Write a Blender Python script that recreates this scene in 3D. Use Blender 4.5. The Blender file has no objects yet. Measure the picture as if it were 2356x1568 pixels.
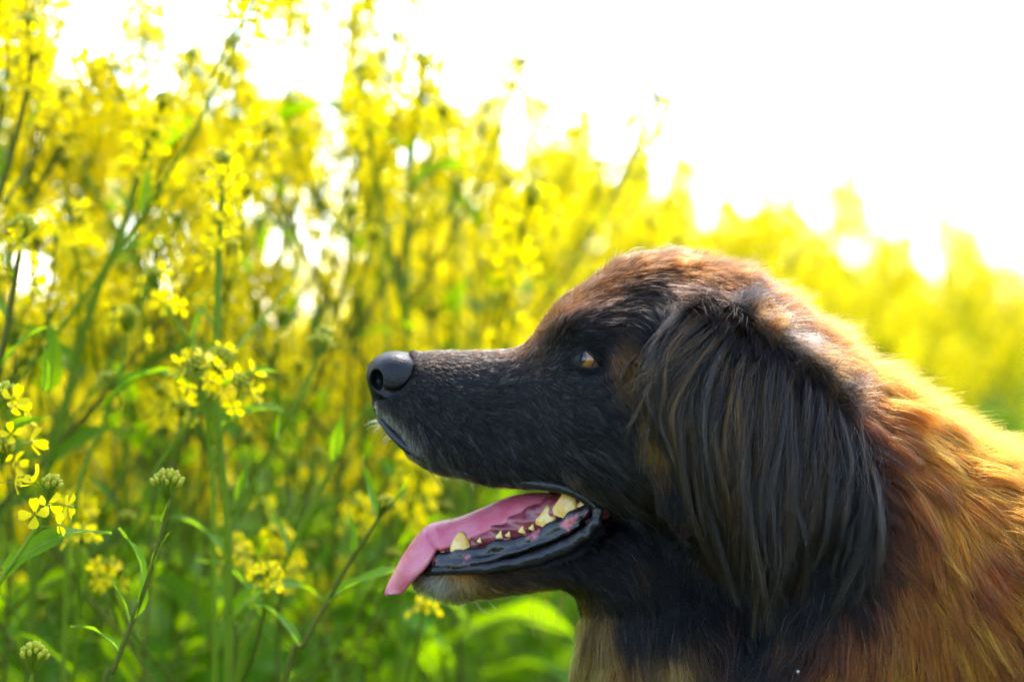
import bpy, math, random
import numpy as np
from mathutils import Vector, Matrix, Quaternion, kdtree

rng = np.random.default_rng(7)
random.seed(7)
sc = bpy.context.scene
COL = sc.collection

# ------------------------------------------------------------------ camera
CAM_H = 0.85                       # lens height, level with the dog's eye
LENS = 70.0
DOG_Y = 1.50                       # distance to the dog's middle plane
S = 36.0 / LENS * DOG_Y / 2356.0   # metres per tracing unit at the dog's middle plane
cam_d = bpy.data.cameras.new("camera")
cam = bpy.data.objects.new("camera", cam_d)
COL.objects.link(cam)
cam.location = (0, 0, CAM_H)
cam.rotation_euler = (math.radians(90), 0, 0)
cam_d.lens = LENS
cam_d.sensor_width = 36.0
cam_d.clip_start = 0.05
cam_d.clip_end = 2000
cam_d.dof.use_dof = True
cam_d.dof.focus_distance = DOG_Y - 0.065
cam_d.dof.aperture_fstop = 3.2
sc.camera = cam

# ------------------------------------------------------------------ sky and sun
SUN_EL = math.radians(60)
SUN_AZ = math.radians(14)          # measured from straight behind the dog towards the right
world = bpy.data.worlds.new("World")
sc.world = world
world.use_nodes = True
wn = world.node_tree
wn.nodes.clear()
sky = wn.nodes.new("ShaderNodeTexSky")
sky.sky_type = 'NISHITA'
sky.sun_disc = False
sky.sun_elevation = SUN_EL
sky.sun_rotation = SUN_AZ
sky.air_density = 1.0
sky.dust_density = 1.5
sky.ozone_density = 0.4
bg = wn.nodes.new("ShaderNodeBackground")
bg.inputs[1].default_value = 0.15
wo = wn.nodes.new("ShaderNodeOutputWorld")
wn.links.new(sky.outputs[0], bg.inputs[0])
wn.links.new(bg.outputs[0], wo.inputs[0])

sun_d = bpy.data.lights.new("sun", 'SUN')
sun_d.energy = 1.2
sun_d.angle = math.radians(14)
sun_d.color = (1.0, 0.93, 0.82)
sun = bpy.data.objects.new("sun", sun_d)
COL.objects.link(sun)
to_sun = Vector((math.sin(SUN_AZ) * math.cos(SUN_EL), math.cos(SUN_AZ) * math.cos(SUN_EL), math.sin(SUN_EL)))
sun.rotation_euler = to_sun.to_track_quat('Z', 'Y').to_euler()
sun.location = (2, 8, 8)

sc.view_settings.view_transform = 'Standard'
sc.view_settings.look = 'None'
sc.view_settings.gamma = 1.0
sc.view_settings.exposure = 2.35
sc.view_settings.use_curve_mapping = False
sc.render.engine = 'CYCLES'
cy = sc.cycles
cy.max_bounces = 6
cy.diffuse_bounces = 3
cy.glossy_bounces = 2
cy.transmission_bounces = 5
cy.transparent_max_bounces = 8
cy.sample_clamp_indirect = 2.5
cy.use_adaptive_sampling = False
cy.use_denoising = True
try:
    cy.denoiser = 'OPENIMAGEDENOISE'
    cy.denoising_input_passes = 'RGB_ALBEDO_NORMAL'
    cy.denoising_prefilter = 'FAST'
except Exception:
    pass
sc.cycles_curves.shape = 'RIBBONS'
sc.cycles_curves.subdivisions = 2


# ------------------------------------------------------------------ helpers
def tag(o, label=None, cat=None, group=None, kind=None):
    if label: o["label"] = label
    if cat: o["category"] = cat
    if group: o["group"] = group
    if kind: o["kind"] = kind
    return o


def link(o, parent=None):
    COL.objects.link(o)
    if parent is not None:
        o.parent = parent
    return o


def empty(name, loc=(0, 0, 0)):
    o = bpy.data.objects.new(name, None)
    o.location = loc
    o.empty_display_size = 0.05
    COL.objects.link(o)
    return o


def mesh_data(name, V, F, mats=(), midx=None, smooth=True, attrs=None):
    me = bpy.data.meshes.new(name)
    V = np.asarray(V, dtype=np.float32)
    if isinstance(F, np.ndarray) and F.ndim == 2:
        k = F.shape[1]
        n = len(F)
        me.vertices.add(len(V))
        me.vertices.foreach_set("co", V.ravel())
        me.loops.add(n * k)
        me.loops.foreach_set("vertex_index", F.astype(np.int32).ravel())
        me.polygons.add(n)
        me.polygons.foreach_set("loop_start", np.arange(0, n * k, k, dtype=np.int32))
        me.update(calc_edges=True)
    else:
        me.from_pydata([tuple(map(float, v)) for v in V], [], [tuple(int(i) for i in f) for f in F])
    for m in mats:
        me.materials.append(m)
    if midx is not None:
        me.polygons.foreach_set("material_index", np.asarray(midx, dtype=np.int32))
    me.polygons.foreach_set("use_smooth", np.full(len(me.polygons), smooth, dtype=bool))
    if attrs:
        for an, arr in attrs.items():
            a = me.color_attributes.new(an, 'FLOAT_COLOR', 'POINT')
            c = np.ones((len(V), 4), dtype=np.float32)
            c[:, :3] = arr
            a.data.foreach_set("color", c.ravel())
    me.update()
    return me


class G:
    """collects vertices and faces (with a material index) for one mesh"""
    def __init__(self):
        self.v = []; self.f = []; self.m = []
        self.n = 0

    def add(self, V, F, mi=0):
        V = np.asarray(V, dtype=float)
        self.v.append(V)
        self.f.extend([tuple(int(i) + self.n for i in f) for f in F])
        self.m.extend([mi] * len(F))
        self.n += len(V)
        return self

    def data(self, name, mats, smooth=True):
        return mesh_data(name, np.concatenate(self.v), self.f, mats, self.m, smooth)


def tube(pts, rad, sides=6, cap=True):
    """closed tube along a polyline"""
    P = np.asarray(pts, float)
    n = len(P)
    R = np.broadcast_to(np.asarray(rad, float), (n,))
    T = np.gradient(P, axis=0)
    T /= np.linalg.norm(T, axis=1)[:, None] + 1e-12
    a = np.array([0, 0, 1.0]) if abs(T[0][2]) < 0.9 else np.array([1.0, 0, 0])
    u = np.cross(T[0], a); u /= np.linalg.norm(u)
    V = []
    for i in range(n):
        u = u - T[i] * np.dot(u, T[i]); u /= np.linalg.norm(u) + 1e-12
        w = np.cross(T[i], u)
        for k in range(sides):
            an = 2 * math.pi * k / sides
            V.append(P[i] + R[i] * (math.cos(an) * u + math.sin(an) * w))
    F = []
    for i in range(n - 1):
        for k in range(sides):
            k2 = (k + 1) % sides
            F.append((i * sides + k, i * sides + k2, (i + 1) * sides + k2, (i + 1) * sides + k))
    if cap:
        F.append(tuple(range(sides - 1, -1, -1)))
        F.append(tuple((n - 1) * sides + k for k in range(sides)))
    return np.array(V), F


def spline(pts, n):
    """Catmull-Rom through the points, n samples"""
    P = np.asarray(pts, float)
    if len(P) == 2:
        t = np.linspace(0, 1, n)[:, None]
        return P[0] * (1 - t) + P[1] * t
    Q = np.vstack([2 * P[0] - P[1], P, 2 * P[-1] - P[-2]])
    m = len(P) - 1
    x = np.linspace(0, m, n)
    i = np.minimum(x.astype(int), m - 1)
    t = (x - i)[:, None]
    p0, p1, p2, p3 = Q[i], Q[i + 1], Q[i + 2], Q[i + 3]
    return 0.5 * (2 * p1 + (p2 - p0) * t + (2 * p0 - 5 * p1 + 4 * p2 - p3) * t ** 2 + (3 * p1 - p0 - 3 * p2 + p3) * t ** 3)


# ------------------------------------------------------------------ materials
def new_mat(name):
    m = bpy.data.materials.new(name)
    m.use_nodes = True
    m.node_tree.nodes.clear()
    out = m.node_tree.nodes.new("ShaderNodeOutputMaterial")
    return m, m.node_tree, out


def N(nt, kind, **kw):
    n = nt.nodes.new(kind)
    for k, v in kw.items():
        setattr(n, k, v)
    return n


def principled(name, col, rough=0.5, spec=0.5, noise=None, bump=None, coat=0.0, sss=0.0, sss_col=None):
    """noise=(scale, col2, lo, hi) mixes a second colour in; bump=(scale, strength, distance)"""
    m, nt, out = new_mat(name)
    b = N(nt, "ShaderNodeBsdfPrincipled")
    b.inputs["Base Color"].default_value = (*col, 1)
    b.inputs["Roughness"].default_value = rough
    b.inputs["Specular IOR Level"].default_value = spec
    b.inputs["Coat Weight"].default_value = coat
    b.inputs["Coat Roughness"].default_value = 0.08
    if sss:
        b.inputs["Subsurface Weight"].default_value = sss
        b.inputs["Subsurface Radius"].default_value = (0.006, 0.002, 0.001)
        b.inputs["Subsurface Scale"].default_value = 1.0
    tc = N(nt, "ShaderNodeTexCoord")
    if noise:
        nz = N(nt, "ShaderNodeTexNoise")
        nz.inputs["Scale"].default_value = noise[0]
        nz.inputs["Detail"].default_value = 5
        nt.links.new(tc.outputs["Object"], nz.inputs["Vector"])
        r = N(nt, "ShaderNodeValToRGB")
        r.color_ramp.elements[0].position = noise[2]
        r.color_ramp.elements[0].color = (*col, 1)
        r.color_ramp.elements[1].position = noise[3]
        r.color_ramp.elements[1].color = (*noise[1], 1)
        nt.links.new(nz.outputs["Fac"], r.inputs[0])
        nt.links.new(r.outputs[0], b.inputs["Base Color"])
    if bump:
        nb = N(nt, "ShaderNodeTexNoise")
        nb.inputs["Scale"].default_value = bump[0]
        nb.inputs["Detail"].default_value = 3
        nt.links.new(tc.outputs["Object"], nb.inputs["Vector"])
        bp = N(nt, "ShaderNodeBump")
        bp.inputs["Strength"].default_value = bump[1]
        bp.inputs["Distance"].default_value = bump[2]
        nt.links.new(nb.outputs["Fac"], bp.inputs["Height"])
        nt.links.new(bp.outputs[0], b.inputs["Normal"])
    nt.links.new(b.outputs[0], out.inputs[0])
    return m


def thin_leaf(name, col, col2, trans, tmix, rough=0.45, spec=0.4, scale=40.0, var=0.25):
    """a thin plant surface: reflects on the lit side, glows through on the other"""
    m, nt, out = new_mat(name)
    tc = N(nt, "ShaderNodeTexCoord")
    nz = N(nt, "ShaderNodeTexNoise")
    nz.inputs["Scale"].default_value = scale
    nz.inputs["Detail"].default_value = 4
    nt.links.new(tc.outputs["Object"], nz.inputs["Vector"])
    oi = N(nt, "ShaderNodeObjectInfo")
    mx = N(nt, "ShaderNodeMix", data_type='RGBA')
    mx.inputs["A"].default_value = (*col, 1)
    mx.inputs["B"].default_value = (*col2, 1)
    nt.links.new(nz.outputs["Fac"], mx.inputs["Factor"])
    hs = N(nt, "ShaderNodeHueSaturation")
    mr = N(nt, "ShaderNodeMapRange")
    mr.inputs["To Min"].default_value = 1 - var
    mr.inputs["To Max"].default_value = 1 + var
    nt.links.new(oi.outputs["Random"], mr.inputs["Value"])
    nt.links.new(mr.outputs[0], hs.inputs["Value"])
    nt.links.new(mx.outputs["Result"], hs.inputs["Color"])
    b = N(nt, "ShaderNodeBsdfPrincipled")
    b.inputs["Roughness"].default_value = rough
    b.inputs["Specular IOR Level"].default_value = spec
    nt.links.new(hs.outputs[0], b.inputs["Base Color"])
    t = N(nt, "ShaderNodeBsdfTranslucent")
    t.inputs["Color"].default_value = (*trans, 1)
    ms = N(nt, "ShaderNodeMixShader")
    ms.inputs[0].default_value = tmix
    nt.links.new(b.outputs[0], ms.inputs[1])
    nt.links.new(t.outputs[0], ms.inputs[2])
    nt.links.new(ms.outputs[0], out.inputs[0])
    return m
# ================================================================== the dog
# traced in units of S metres: u to the right, v down (784 = lens height), w away from the camera (0 = the dog's middle plane)
DOG_BASE = Vector(((2050 - 1178) * S, DOG_Y, 0.0))


def to_local(A):
    A = np.asarray(A, float)
    out = np.empty_like(A)
    out[..., 0] = (A[..., 0] - 1178) * S - DOG_BASE.x
    out[..., 1] = A[..., 2] * S
    out[..., 2] = CAM_H + (784 - A[..., 1]) * S
    return out


def near(u, v, w):
    """a feature seen at (u, v) that really lies w off the middle plane"""
    k = (DOG_Y + w * S) / DOG_Y
    return (1178 + (u - 1178) * k, 784 + (v - 784) * k, w)


def smin(a, b, k):
    h = np.clip(0.5 + 0.5 * (b - a) / k, 0, 1)
    return b + (a - b) * h - k * h * (1 - h)


def smax(a, b, k):
    return -smin(-a, -b, k)


def smooth1(x, y, q, sig):
    fine = np.arange(x[0] - 4 * sig, x[-1] + 4 * sig, 2.0)
    f = np.interp(fine, x, y)
    n = int(3 * sig / 2)
    ker = np.exp(-0.5 * (np.arange(-n, n + 1) * 2.0 / sig) ** 2); ker /= ker.sum()
    f = np.convolve(np.pad(f, n, mode='edge'), ker, mode='valid')
    return np.interp(q, fine, f)


def loft(st, U, V, W, n=2.3, k=0.0, sig=14.0):
    st = np.asarray(st, float)
    u0, u1 = st[0, 0], st[-1, 0]
    uu = U[:, 0, 0]
    qs = np.clip(uu, u0, u1)
    top, bot, hw = (smooth1(st[:, 0], st[:, i], qs, sig) for i in (1, 2, 3))
    kk = smooth1(st[:, 0], st[:, 4], qs, sig) if st.shape[1] > 4 else np.zeros_like(qs)
    c = ((top + bot) / 2)[:, None, None]
    h = np.maximum((bot - top) / 2, 4)[:, None, None]
    b = np.maximum(hw, 4)[:, None, None]
    q = (V - c) / h
    bb = b * np.clip(1 + kk[:, None, None] * np.clip(q, -1.2, 1.2), 0.25, 2)
    r = (np.abs(q) ** n + np.abs(W / bb) ** n) ** (1 / n)
    d = (r - 1) * np.minimum(h, bb)
    over = np.maximum(np.maximum(u0 - uu, uu - u1), 0)[:, None, None]
    return np.where(over > 0, np.maximum(d, 0) * 0.7 + over, d)


def ellip(U, V, W, c, r):
    q = np.sqrt(((U - c[0]) / r[0]) ** 2 + ((V - c[1]) / r[1]) ** 2 + ((W - c[2]) / r[2]) ** 2)
    return (q - 1) * min(r)


def capsule(U, V, W, a, b, ra, rb, flat=1.0):
    a = np.asarray(a, float); b = np.asarray(b, float)
    ab = b - a
    f = np.array([1, 1, flat])
    L = np.dot(ab * f, ab * f)
    X, Y, Z = U - a[0], V - a[1], (W - a[2]) * flat
    t = np.clip((X * ab[0] + Y * ab[1] + Z * ab[2] * flat) / L, 0, 1)
    d = np.sqrt((X - ab[0] * t) ** 2 + (Y - ab[1] * t) ** 2 + (Z - ab[2] * flat * t) ** 2)
    return (d - (ra + (rb - ra) * t)) / flat


def surface_nets(F, xs, ys, zs):
    nx, ny, nz = F.shape
    s = F < 0
    cnt = np.zeros((nx - 1, ny - 1, nz - 1), dtype=np.int8)
    offs = [(i, j, k) for i in (0, 1) for j in (0, 1) for k in (0, 1)]
    for i, j, k in offs:
        cnt += s[i:nx - 1 + i, j:ny - 1 + j, k:nz - 1 + k]
    act = (cnt > 0) & (cnt < 8)
    I = np.argwhere(act)
    idx = np.full(act.shape, -1, dtype=np.int64)
    idx[act] = np.arange(len(I))
    vals = np.stack([F[I[:, 0] + i, I[:, 1] + j, I[:, 2] + k] for i, j, k in offs], 1)
    pos = np.zeros((len(I), 3)); num = np.zeros(len(I))
    for a in range(8):
        for b in range(a + 1, 8):
            oa, ob = np.array(offs[a]), np.array(offs[b])
            if np.abs(oa - ob).sum() != 1:
                continue
            fa, fb = vals[:, a], vals[:, b]
            m = (fa < 0) != (fb < 0)
            t = np.where(m, fa / np.where(m, fa - fb, 1), 0)
            pos += np.where(m[:, None], oa + (ob - oa) * t[:, None], 0)
            num += m
    pos = pos / num[:, None] + I
    V = np.stack([np.interp(pos[:, 0], np.arange(nx), xs), np.interp(pos[:, 1], np.arange(ny), ys), np.interp(pos[:, 2], np.arange(nz), zs)], 1)
    quads = []
    for ax in range(3):
        o1, o2 = [(1, 2), (2, 0), (0, 1)][ax]
        sl0 = [slice(None)] * 3; sl1 = [slice(None)] * 3
        sl0[ax] = slice(0, -1); sl1[ax] = slice(1, None)
        a, b = s[tuple(sl0)], s[tuple(sl1)]
        E = np.argwhere(a != b)
        ok = (E[:, o1] > 0) & (E[:, o2] > 0) & (E[:, o1] < act.shape[o1]) & (E[:, o2] < act.shape[o2])
        E = E[ok]
        d1 = np.zeros(3, int); d1[o1] = 1
        d2 = np.zeros(3, int); d2[o2] = 1
        g = lambda e: idx[e[:, 0], e[:, 1], e[:, 2]]
        q = np.stack([g(E - d1 - d2), g(E - d2), g(E), g(E - d1)], 1)
        ins = a[E[:, 0], E[:, 1], E[:, 2]]
        q = np.where(ins[:, None], q, q[:, ::-1])
        quads.append(q)
    Q = np.concatenate(quads)
    return V, Q[(Q >= 0).all(1)]


def steps(*seg):
    out = []
    for a, b, d in seg:
        out.append(np.arange(a, b, d))
    return np.concatenate(out + [[seg[-1][1]]]).astype(np.float32)


# ---- the body: one continuous surface
gu = steps((846, 1470, 6.5), (1470, 2440, 11), (2440, 4800, 45))
gv = steps((570, 1440, 7), (1440, 1800, 14), (1800, 3420, 45))
gw = np.concatenate([steps((-520, -280, 20), (-280, 0, 8))])
U, V, W = np.meshgrid(gu, gv, gw, indexing='ij', sparse=True)

HEAD = [  # u, top, bottom, half width, widening downwards
    (866, 880, 940, 30, 0), (880, 848, 966, 58, .1), (905, 822, 996, 78, .12), (935, 812, 1026, 92, .15), (970, 808, 1053, 101, .18),
    (1020, 806, 1073, 108, .2), (1085, 806, 1087, 114, .2), (1150, 805, 1098, 119, .18), (1195, 801, 1102, 126, .15), (1225, 778, 1106, 138, .1),
    (1260, 728, 1112, 154, .03), (1300, 690, 1122, 170, 0), (1360, 650, 1150, 189, -.02), (1430, 624, 1195, 204, 0), (1510, 612, 1240, 214, 0),
    (1600, 622, 1275, 218, 0), (1700, 662, 1310, 214, 0), (1800, 735, 1330, 200, 0), (1900, 830, 1300, 170, 0)]
JAW = [(966, 1322, 1334, 16), (980, 1300, 1350, 50), (1005, 1290, 1362, 70), (1050, 1286, 1372, 84), (1110, 1284, 1371, 92), (1180, 1276, 1360, 99),
       (1250, 1262, 1350, 107), (1310, 1240, 1346, 118), (1380, 1200, 1356, 136), (1460, 1150, 1385, 160)]
TORSO = [(1560, 1500, 1800, 150), (1680, 1330, 2000, 260), (1850, 1180, 2180, 330), (2000, 1150, 2260, 370), (2200, 1112, 2320, 395), (2400, 1138, 2340, 405),
         (2700, 1130, 2330, 410), (3200, 1130, 2250, 400), (3700, 1100, 2120, 385), (4100, 1140, 2000, 360), (4300, 1270, 1850, 270), (4400, 1450, 1680, 110)]

Wn = -W   # near side positive
F = loft(HEAD, U, V, W)
F = smin(F, ellip(U, V, Wn, (1420, 985, 150), (150, 150, 70)), 60)             # cheek
F = smin(F, ellip(U, V, Wn, (1350, 760, 112), (72, 40, 62)), 45)                # brow
F = smin(F, ellip(U, V, Wn, (1040, 1020, 66), (100, 56, 50)), 30)               # upper lip
F = smin(F, ellip(U, V, Wn, (1200, 1060, 88), (150, 52, 44)), 30)               # lip further back
ex, ey, ez = near(1353, 828, -150)
F = smax(F, -ellip(U, V, Wn, (ex - 4, ey + 2, 196), (46, 32, 30)), 22)          # eye hollow
F = smax(F, -ellip(U, V, W, (884, 862, 0), (77, 60, 120)), 9)                    # seat of the nose leather
J = loft(JAW, U, V, W, n=2.5)
F = smin(F, J, 26)
F = smin(F, capsule(U, V, W, (1590, 915, 0), (2130, 1360, 0), 245, 338, 1.12), 70)   # neck
F = smin(F, capsule(U, V, W, (1500, 1340, 0), (1700, 1900, 0), 165, 350, 1.1), 60)   # throat and chest
T = loft(TORSO, U, V, W, n=2.2, sig=60)
F = smin(F, T, 90)
earw = 214 + 0.10 * (V - 950)
F = smin(F, ellip(U, V, (Wn - earw), (1590 + 0, 960, 0), (120, 262, 26)), 26)    # near ear flap (and its twin)
for a, b, ra, rb in (((2080, 1900, 230), (2180, 2330, 235), 190, 115), ((2180, 2330, 235), (2110, 2860, 225), 112, 82), ((2110, 2860, 225), (2070, 3270, 225), 84, 78),
                     ((3850, 1750, 210), (3780, 2300, 255), 260, 165), ((3780, 2300, 255), (4130, 2760, 240), 160, 88), ((4130, 2760, 240), (4060, 3270, 240), 84, 76)):
    F = smin(F, capsule(U, V, Wn, a, b, ra, rb), 60)
for c in ((2030, 3310, 225), (4015, 3310, 240)):
    F = smin(F, ellip(U, V, Wn, c, (135, 68, 92)), 40)
for a, b, ra, rb in (((4300, 1420, 0), (4560, 1800, 0), 90, 110), ((4560, 1800, 0), (4640, 2500, 0), 110, 60)):
    F = smin(F, capsule(U, V, W, a, b, ra, rb), 60)
F = np.concatenate([F, F[:, :, -2::-1]], axis=2).astype(np.float32)
gw2 = np.concatenate([gw, -gw[-2::-1]])
BV, BQ = surface_nets(F, gu, gv, gw2)
del F, T, J


def vnoise(P, f, seed=0):
    """cheap smooth noise, about -1..1"""
    r = np.random.default_rng(seed)
    out = np.zeros(len(P))
    for _ in range(5):
        d = r.normal(size=3); d /= np.linalg.norm(d)
        out += np.sin(P @ d * f * r.uniform(0.6, 1.7) + r.uniform(0, 6.28) + 1.3 * np.sin(P @ np.roll(d, 1) * f * r.uniform(.5, 1)))
    return out / 2.6


def sg(x):
    return 1 / (1 + np.exp(-np.clip(x, -30, 30)))


BLACK = np.array([0.0065, 0.006, 0.006]); DBROWN = np.array([0.045, 0.017, 0.006]); BROWN = np.array([0.15, 0.044, 0.008])
TAN = np.array([0.58, 0.108, 0.005]); PALE = np.array([0.56, 0.27, 0.055]); GREY = np.array([0.50, 0.45, 0.37]); GOLD = np.array([0.52, 0.20, 0.016])


def coat(P):
    """coat colour: black mask and ears, brown crown, tan neck and chest, grey lips"""
    u, v = P[:, 0], P[:, 1]
    n1 = vnoise(P, 0.012, 1); n2 = vnoise(P, 0.035, 2)
    C = np.tile(BLACK, (len(P), 1))

    def mix(wt, col):
        nonlocal C
        wt = np.clip(wt, 0, 1)[:, None]
        C = C * (1 - wt) + col * wt
    topv = np.interp(u, [s[0] for s in HEAD], [s[1] for s in HEAD])
    dtop = v - topv
    mix(sg((26 - dtop + 10 * n2) / 9) * sg((u - 955) / 10) * sg((1270 - u) / 20) * 0.9, DBROWN)
    mix(sg((30 - dtop + 18 * n2) / 12) * sg((u - 1200) / 20) * sg((2000 - u) / 30), BROWN)
    mix(sg((70 - dtop + 25 * n2) / 18) * sg((u - 1230) / 20) * sg((2000 - u) / 30) * 0.4, DBROWN)
    B = np.interp(v, [600, 700, 760, 830, 900, 1000, 1150, 1300, 1400, 1480, 1540, 1600, 1700], [1830, 1850, 1885, 1920, 1950, 1980, 2000, 1995, 1955, 1870, 1760, 1580, 1450])
    mix(sg((u - B + 30 * n1 + 18 * n2) / 22), TAN)
    mix(sg((u - B + 45) / 16) * sg((B + 30 - u) / 16) * 0.3, BROWN)
    mix(sg((v - 1690 + 60 * n1) / 30) * sg((2000 - u) / 60), TAN * 0.8)
    mix(sg((v - 1395 - 0.35 * (u - 1300) + 25 * n2) / 16) * sg((1425 - u + 14 * n1) / 12) * np.clip(.72 + .55 * n2, .1, 1), PALE)      # pale throat
    mix(sg((v - 1395) / 20) * sg((1440 - u) / 12) * np.clip(.8 * n1, 0, .75), TAN * .7)
    mix(sg((v - 1450 + 25 * n2) / 16) * sg((1560 - u + 14 * n1) / 12) * sg((u - 1475) / 10), PALE * 0.85)
    mix(sg((v - 1555 + 20 * n2) / 14) * sg((1480 - u) / 12), PALE * 0.9)
    mix(sg(1.6 - ((u - 1503) / 26) ** 2 - ((v - 950) / 62) ** 2) * 0.95, GOLD)                       # tan patch before the ear
    mix(sg(1.2 - ((u - 1423) / 17) ** 2 - ((v - 845) / 40) ** 2) * 0.5, GOLD)                        # tan fleck behind the eye
    mix(sg((v - 1180) / 30) * sg((u - 1400) / 20) * np.clip(n2 * .8, 0, .7), DBROWN * 1.6)
    lip = np.interp(u, [866, 905, 970, 1085, 1240], [958, 1000, 1054, 1088, 1104])
    mix(sg((v - lip + 30 + 14 * n2) / 11) * sg((950 - u) / 30) * (v < 1160) * 0.6, GREY)             # grey muzzle
    mix(sg((902 - u) / 8) * sg((v - 958) / 6) * (v < 1160), GREY * 1.1)
    mix(sg((1018 - u + 0.7 * (v - 1330) + 14 * n2) / 13) * (v > 1290) * (u < 1200), GREY * np.array([1.05, 1, .85]))   # grey chin
    mix(sg((v - 1366 + 6 * n2) / 6) * (u < 1200) * (v > 1290) * 0.3, PALE)
    return C


# hair lie: (u, v, du, dv)
COMB = np.array([
    (880, 1000, -.25, 1), (905, 960, .3, .9), (930, 830, 1, .1), (1000, 803, 1, .02), (1150, 800, 1, -.05), (1050, 900, 1, .3), (950, 1030, .35, 1), (1010, 1070, .55, .85), (1100, 1070, .7, .75),
    (1000, 950, .85, .6), (1200, 900, .95, .35), (1150, 1000, .85, .6), (1240, 760, .75, -.7), (1290, 700, .8, -.65), (1280, 800, .8, -.3), (1350, 770, .95, -.25), (1400, 700, 1, -.2), (1420, 780, .8, .65), (1400, 850, .45, .95),
    (1300, 860, .9, .45), (1300, 1000, .85, .55), (1400, 960, .75, .7), (1420, 1100, .75, .65), (1300, 1100, .85, .5), (1470, 700, .75, .65), (1500, 950, .12, 1), (1450, 640, 1, -.15), (1540, 610, 1, -.35), (1545, 690, .3, .95), (1640, 720, -.8, .6), (1620, 800, -.5, .85), (1720, 850, -.2, 1), (1800, 800, -.15, 1), (1880, 860, .2, 1),
    (1650, 615, 1, -.4), (1740, 650, 1, -.2), (1710, 705, -.5, .8), (1830, 720, 1, -.35), (1900, 760, 1, -.25), (2000, 830, 1, -.12), (1980, 900, 1, .1), (2100, 890, 1, .05), (2080, 1000, .9, .4), (2200, 950, 1, .12), (2200, 1080, .85, .5), (2330, 1020, .95, .25),
    (2330, 1150, .75, .65), (2150, 1200, .6, .8), (2060, 1150, .45, .9), (2080, 1300, .3, .95), (2250, 1330, .35, .95), (2050, 1430, -.1, 1), (2200, 1500, .1, 1), (1980, 1500, -.45, .9), (1880, 1530, -.7, .7), (1750, 1540, -.3, .95), (2000, 1620, -.5, .85),
    (1600, 1450, .1, 1), (1550, 1100, .1, 1), (1620, 1300, .15, 1), (1450, 1300, .3, .95), (1400, 1420, .1, 1), (1330, 1450, -.25, 1), (1330, 1560, -.2, 1), (1500, 1550, 0, 1), (1340, 1380, .1, 1),
    (985, 1330, -.5, .85), (1010, 1360, -.1, 1), (1060, 1370, .55, .8), (1120, 1345, .9, .4), (1250, 1335, .95, .25), (1200, 1360, .85, .5), (1350, 1300, .9, .4),
    (2700, 1200, .8, .6), (2700, 1700, .4, .9), (3400, 1200, .8, .6), (3400, 1800, .4, .9), (4100, 1300, .7, .7), (2150, 2400, .1, 1), (2100, 3000, 0, 1), (4000, 2600, .1, 1), (4050, 3100, 0, 1), (2000, 2000, 0, 1), (3000, 2200, .3, 1)], float)
# hair length, lift: (u, v, length, lift)
LEN = np.array([
    (900, 830, 9, .12), (1000, 803, 10, .16), (1150, 800, 11, .2), (1050, 900, 13, .14), (920, 1030, 17, .3), (1000, 1075, 22, .3), (1120, 1080, 22, .25), (1200, 950, 17, .14), (1240, 760, 17, .3), (1290, 700, 26, .6),
    (1350, 800, 14, .2), (1345, 870, 12, .12), (1400, 700, 40, .4), (1420, 800, 34, .2), (1400, 950, 30, .16), (1350, 1080, 32, .18), (1440, 1120, 46, .2), (1450, 630, 56, .95), (1560, 610, 66, 1.15), (1680, 630, 78, 1.1), (1560, 700, 80, .3),
    (1780, 680, 90, 1.05), (1900, 760, 110, 1.0), (2000, 830, 130, .85), (2150, 920, 130, .75), (2330, 1020, 130, .65), (2100, 1050, 140, .32), (2250, 1200, 130, .28), (2080, 1300, 140, .3), (2250, 1400, 130, .3), (1950, 1500, 140, .3), (2150, 1550, 140, .3),
    (1600, 1000, 40, .15), (1550, 1180, 30, .12), (1480, 950, 45, .1), (1620, 1350, 90, .25), (1450, 1300, 70, .2), (1400, 1430, 95, .25), (1340, 1470, 120, .6), (1340, 1380, 85, .6), (1500, 1550, 120, .25), (1700, 1550, 130, .25),
    (985, 1330, 30, .55), (1030, 1365, 30, .5), (1120, 1350, 22, .22), (1120, 1372, 26, .35), (1250, 1335, 24, .2), (1330, 1350, 40, .25),
    (2800, 1500, 150, .25), (3600, 1500, 150, .25), (2100, 2300, 120, .25), (2080, 3100, 50, .2), (4000, 2500, 110, .25), (4050, 3100, 50, .2)], float)


def idw(P, tab, cols, s0=55.0):
    out = np.zeros((len(P), cols))
    for a in range(0, len(P), 40000):
        p = P[a:a + 40000]
        d2 = (p[:, None, 0] - tab[None, :, 0]) ** 2 + (p[:, None, 1] - tab[None, :, 1]) ** 2
        wt = 1 / (d2 + s0 ** 2 * 0.3) ** 2
        wt /= wt.sum(1)[:, None]
        out[a:a + 40000] = wt @ tab[:, 2:2 + cols]
    return out


# vertex normals of the body
tri = np.concatenate([BQ[:, [0, 1, 2]], BQ[:, [0, 2, 3]]])
fn = np.cross(BV[tri[:, 1]] - BV[tri[:, 0]], BV[tri[:, 2]] - BV[tri[:, 0]])
area = np.linalg.norm(fn, axis=1) / 2
VN = np.zeros_like(BV)
for i in range(3):
    np.add.at(VN, tri[:, i], fn)
VN /= np.linalg.norm(VN, axis=1)[:, None] + 1e-9
cen = BV[tri].mean(1)
# make sure normals point outwards (v points down, so handedness is flipped)
ctr = np.array([2000, 1300, 0])
if ((cen - ctr) * fn).sum() < 0:
    VN = -VN
    fn = -fn
    BQ = BQ[:, ::-1]


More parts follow.
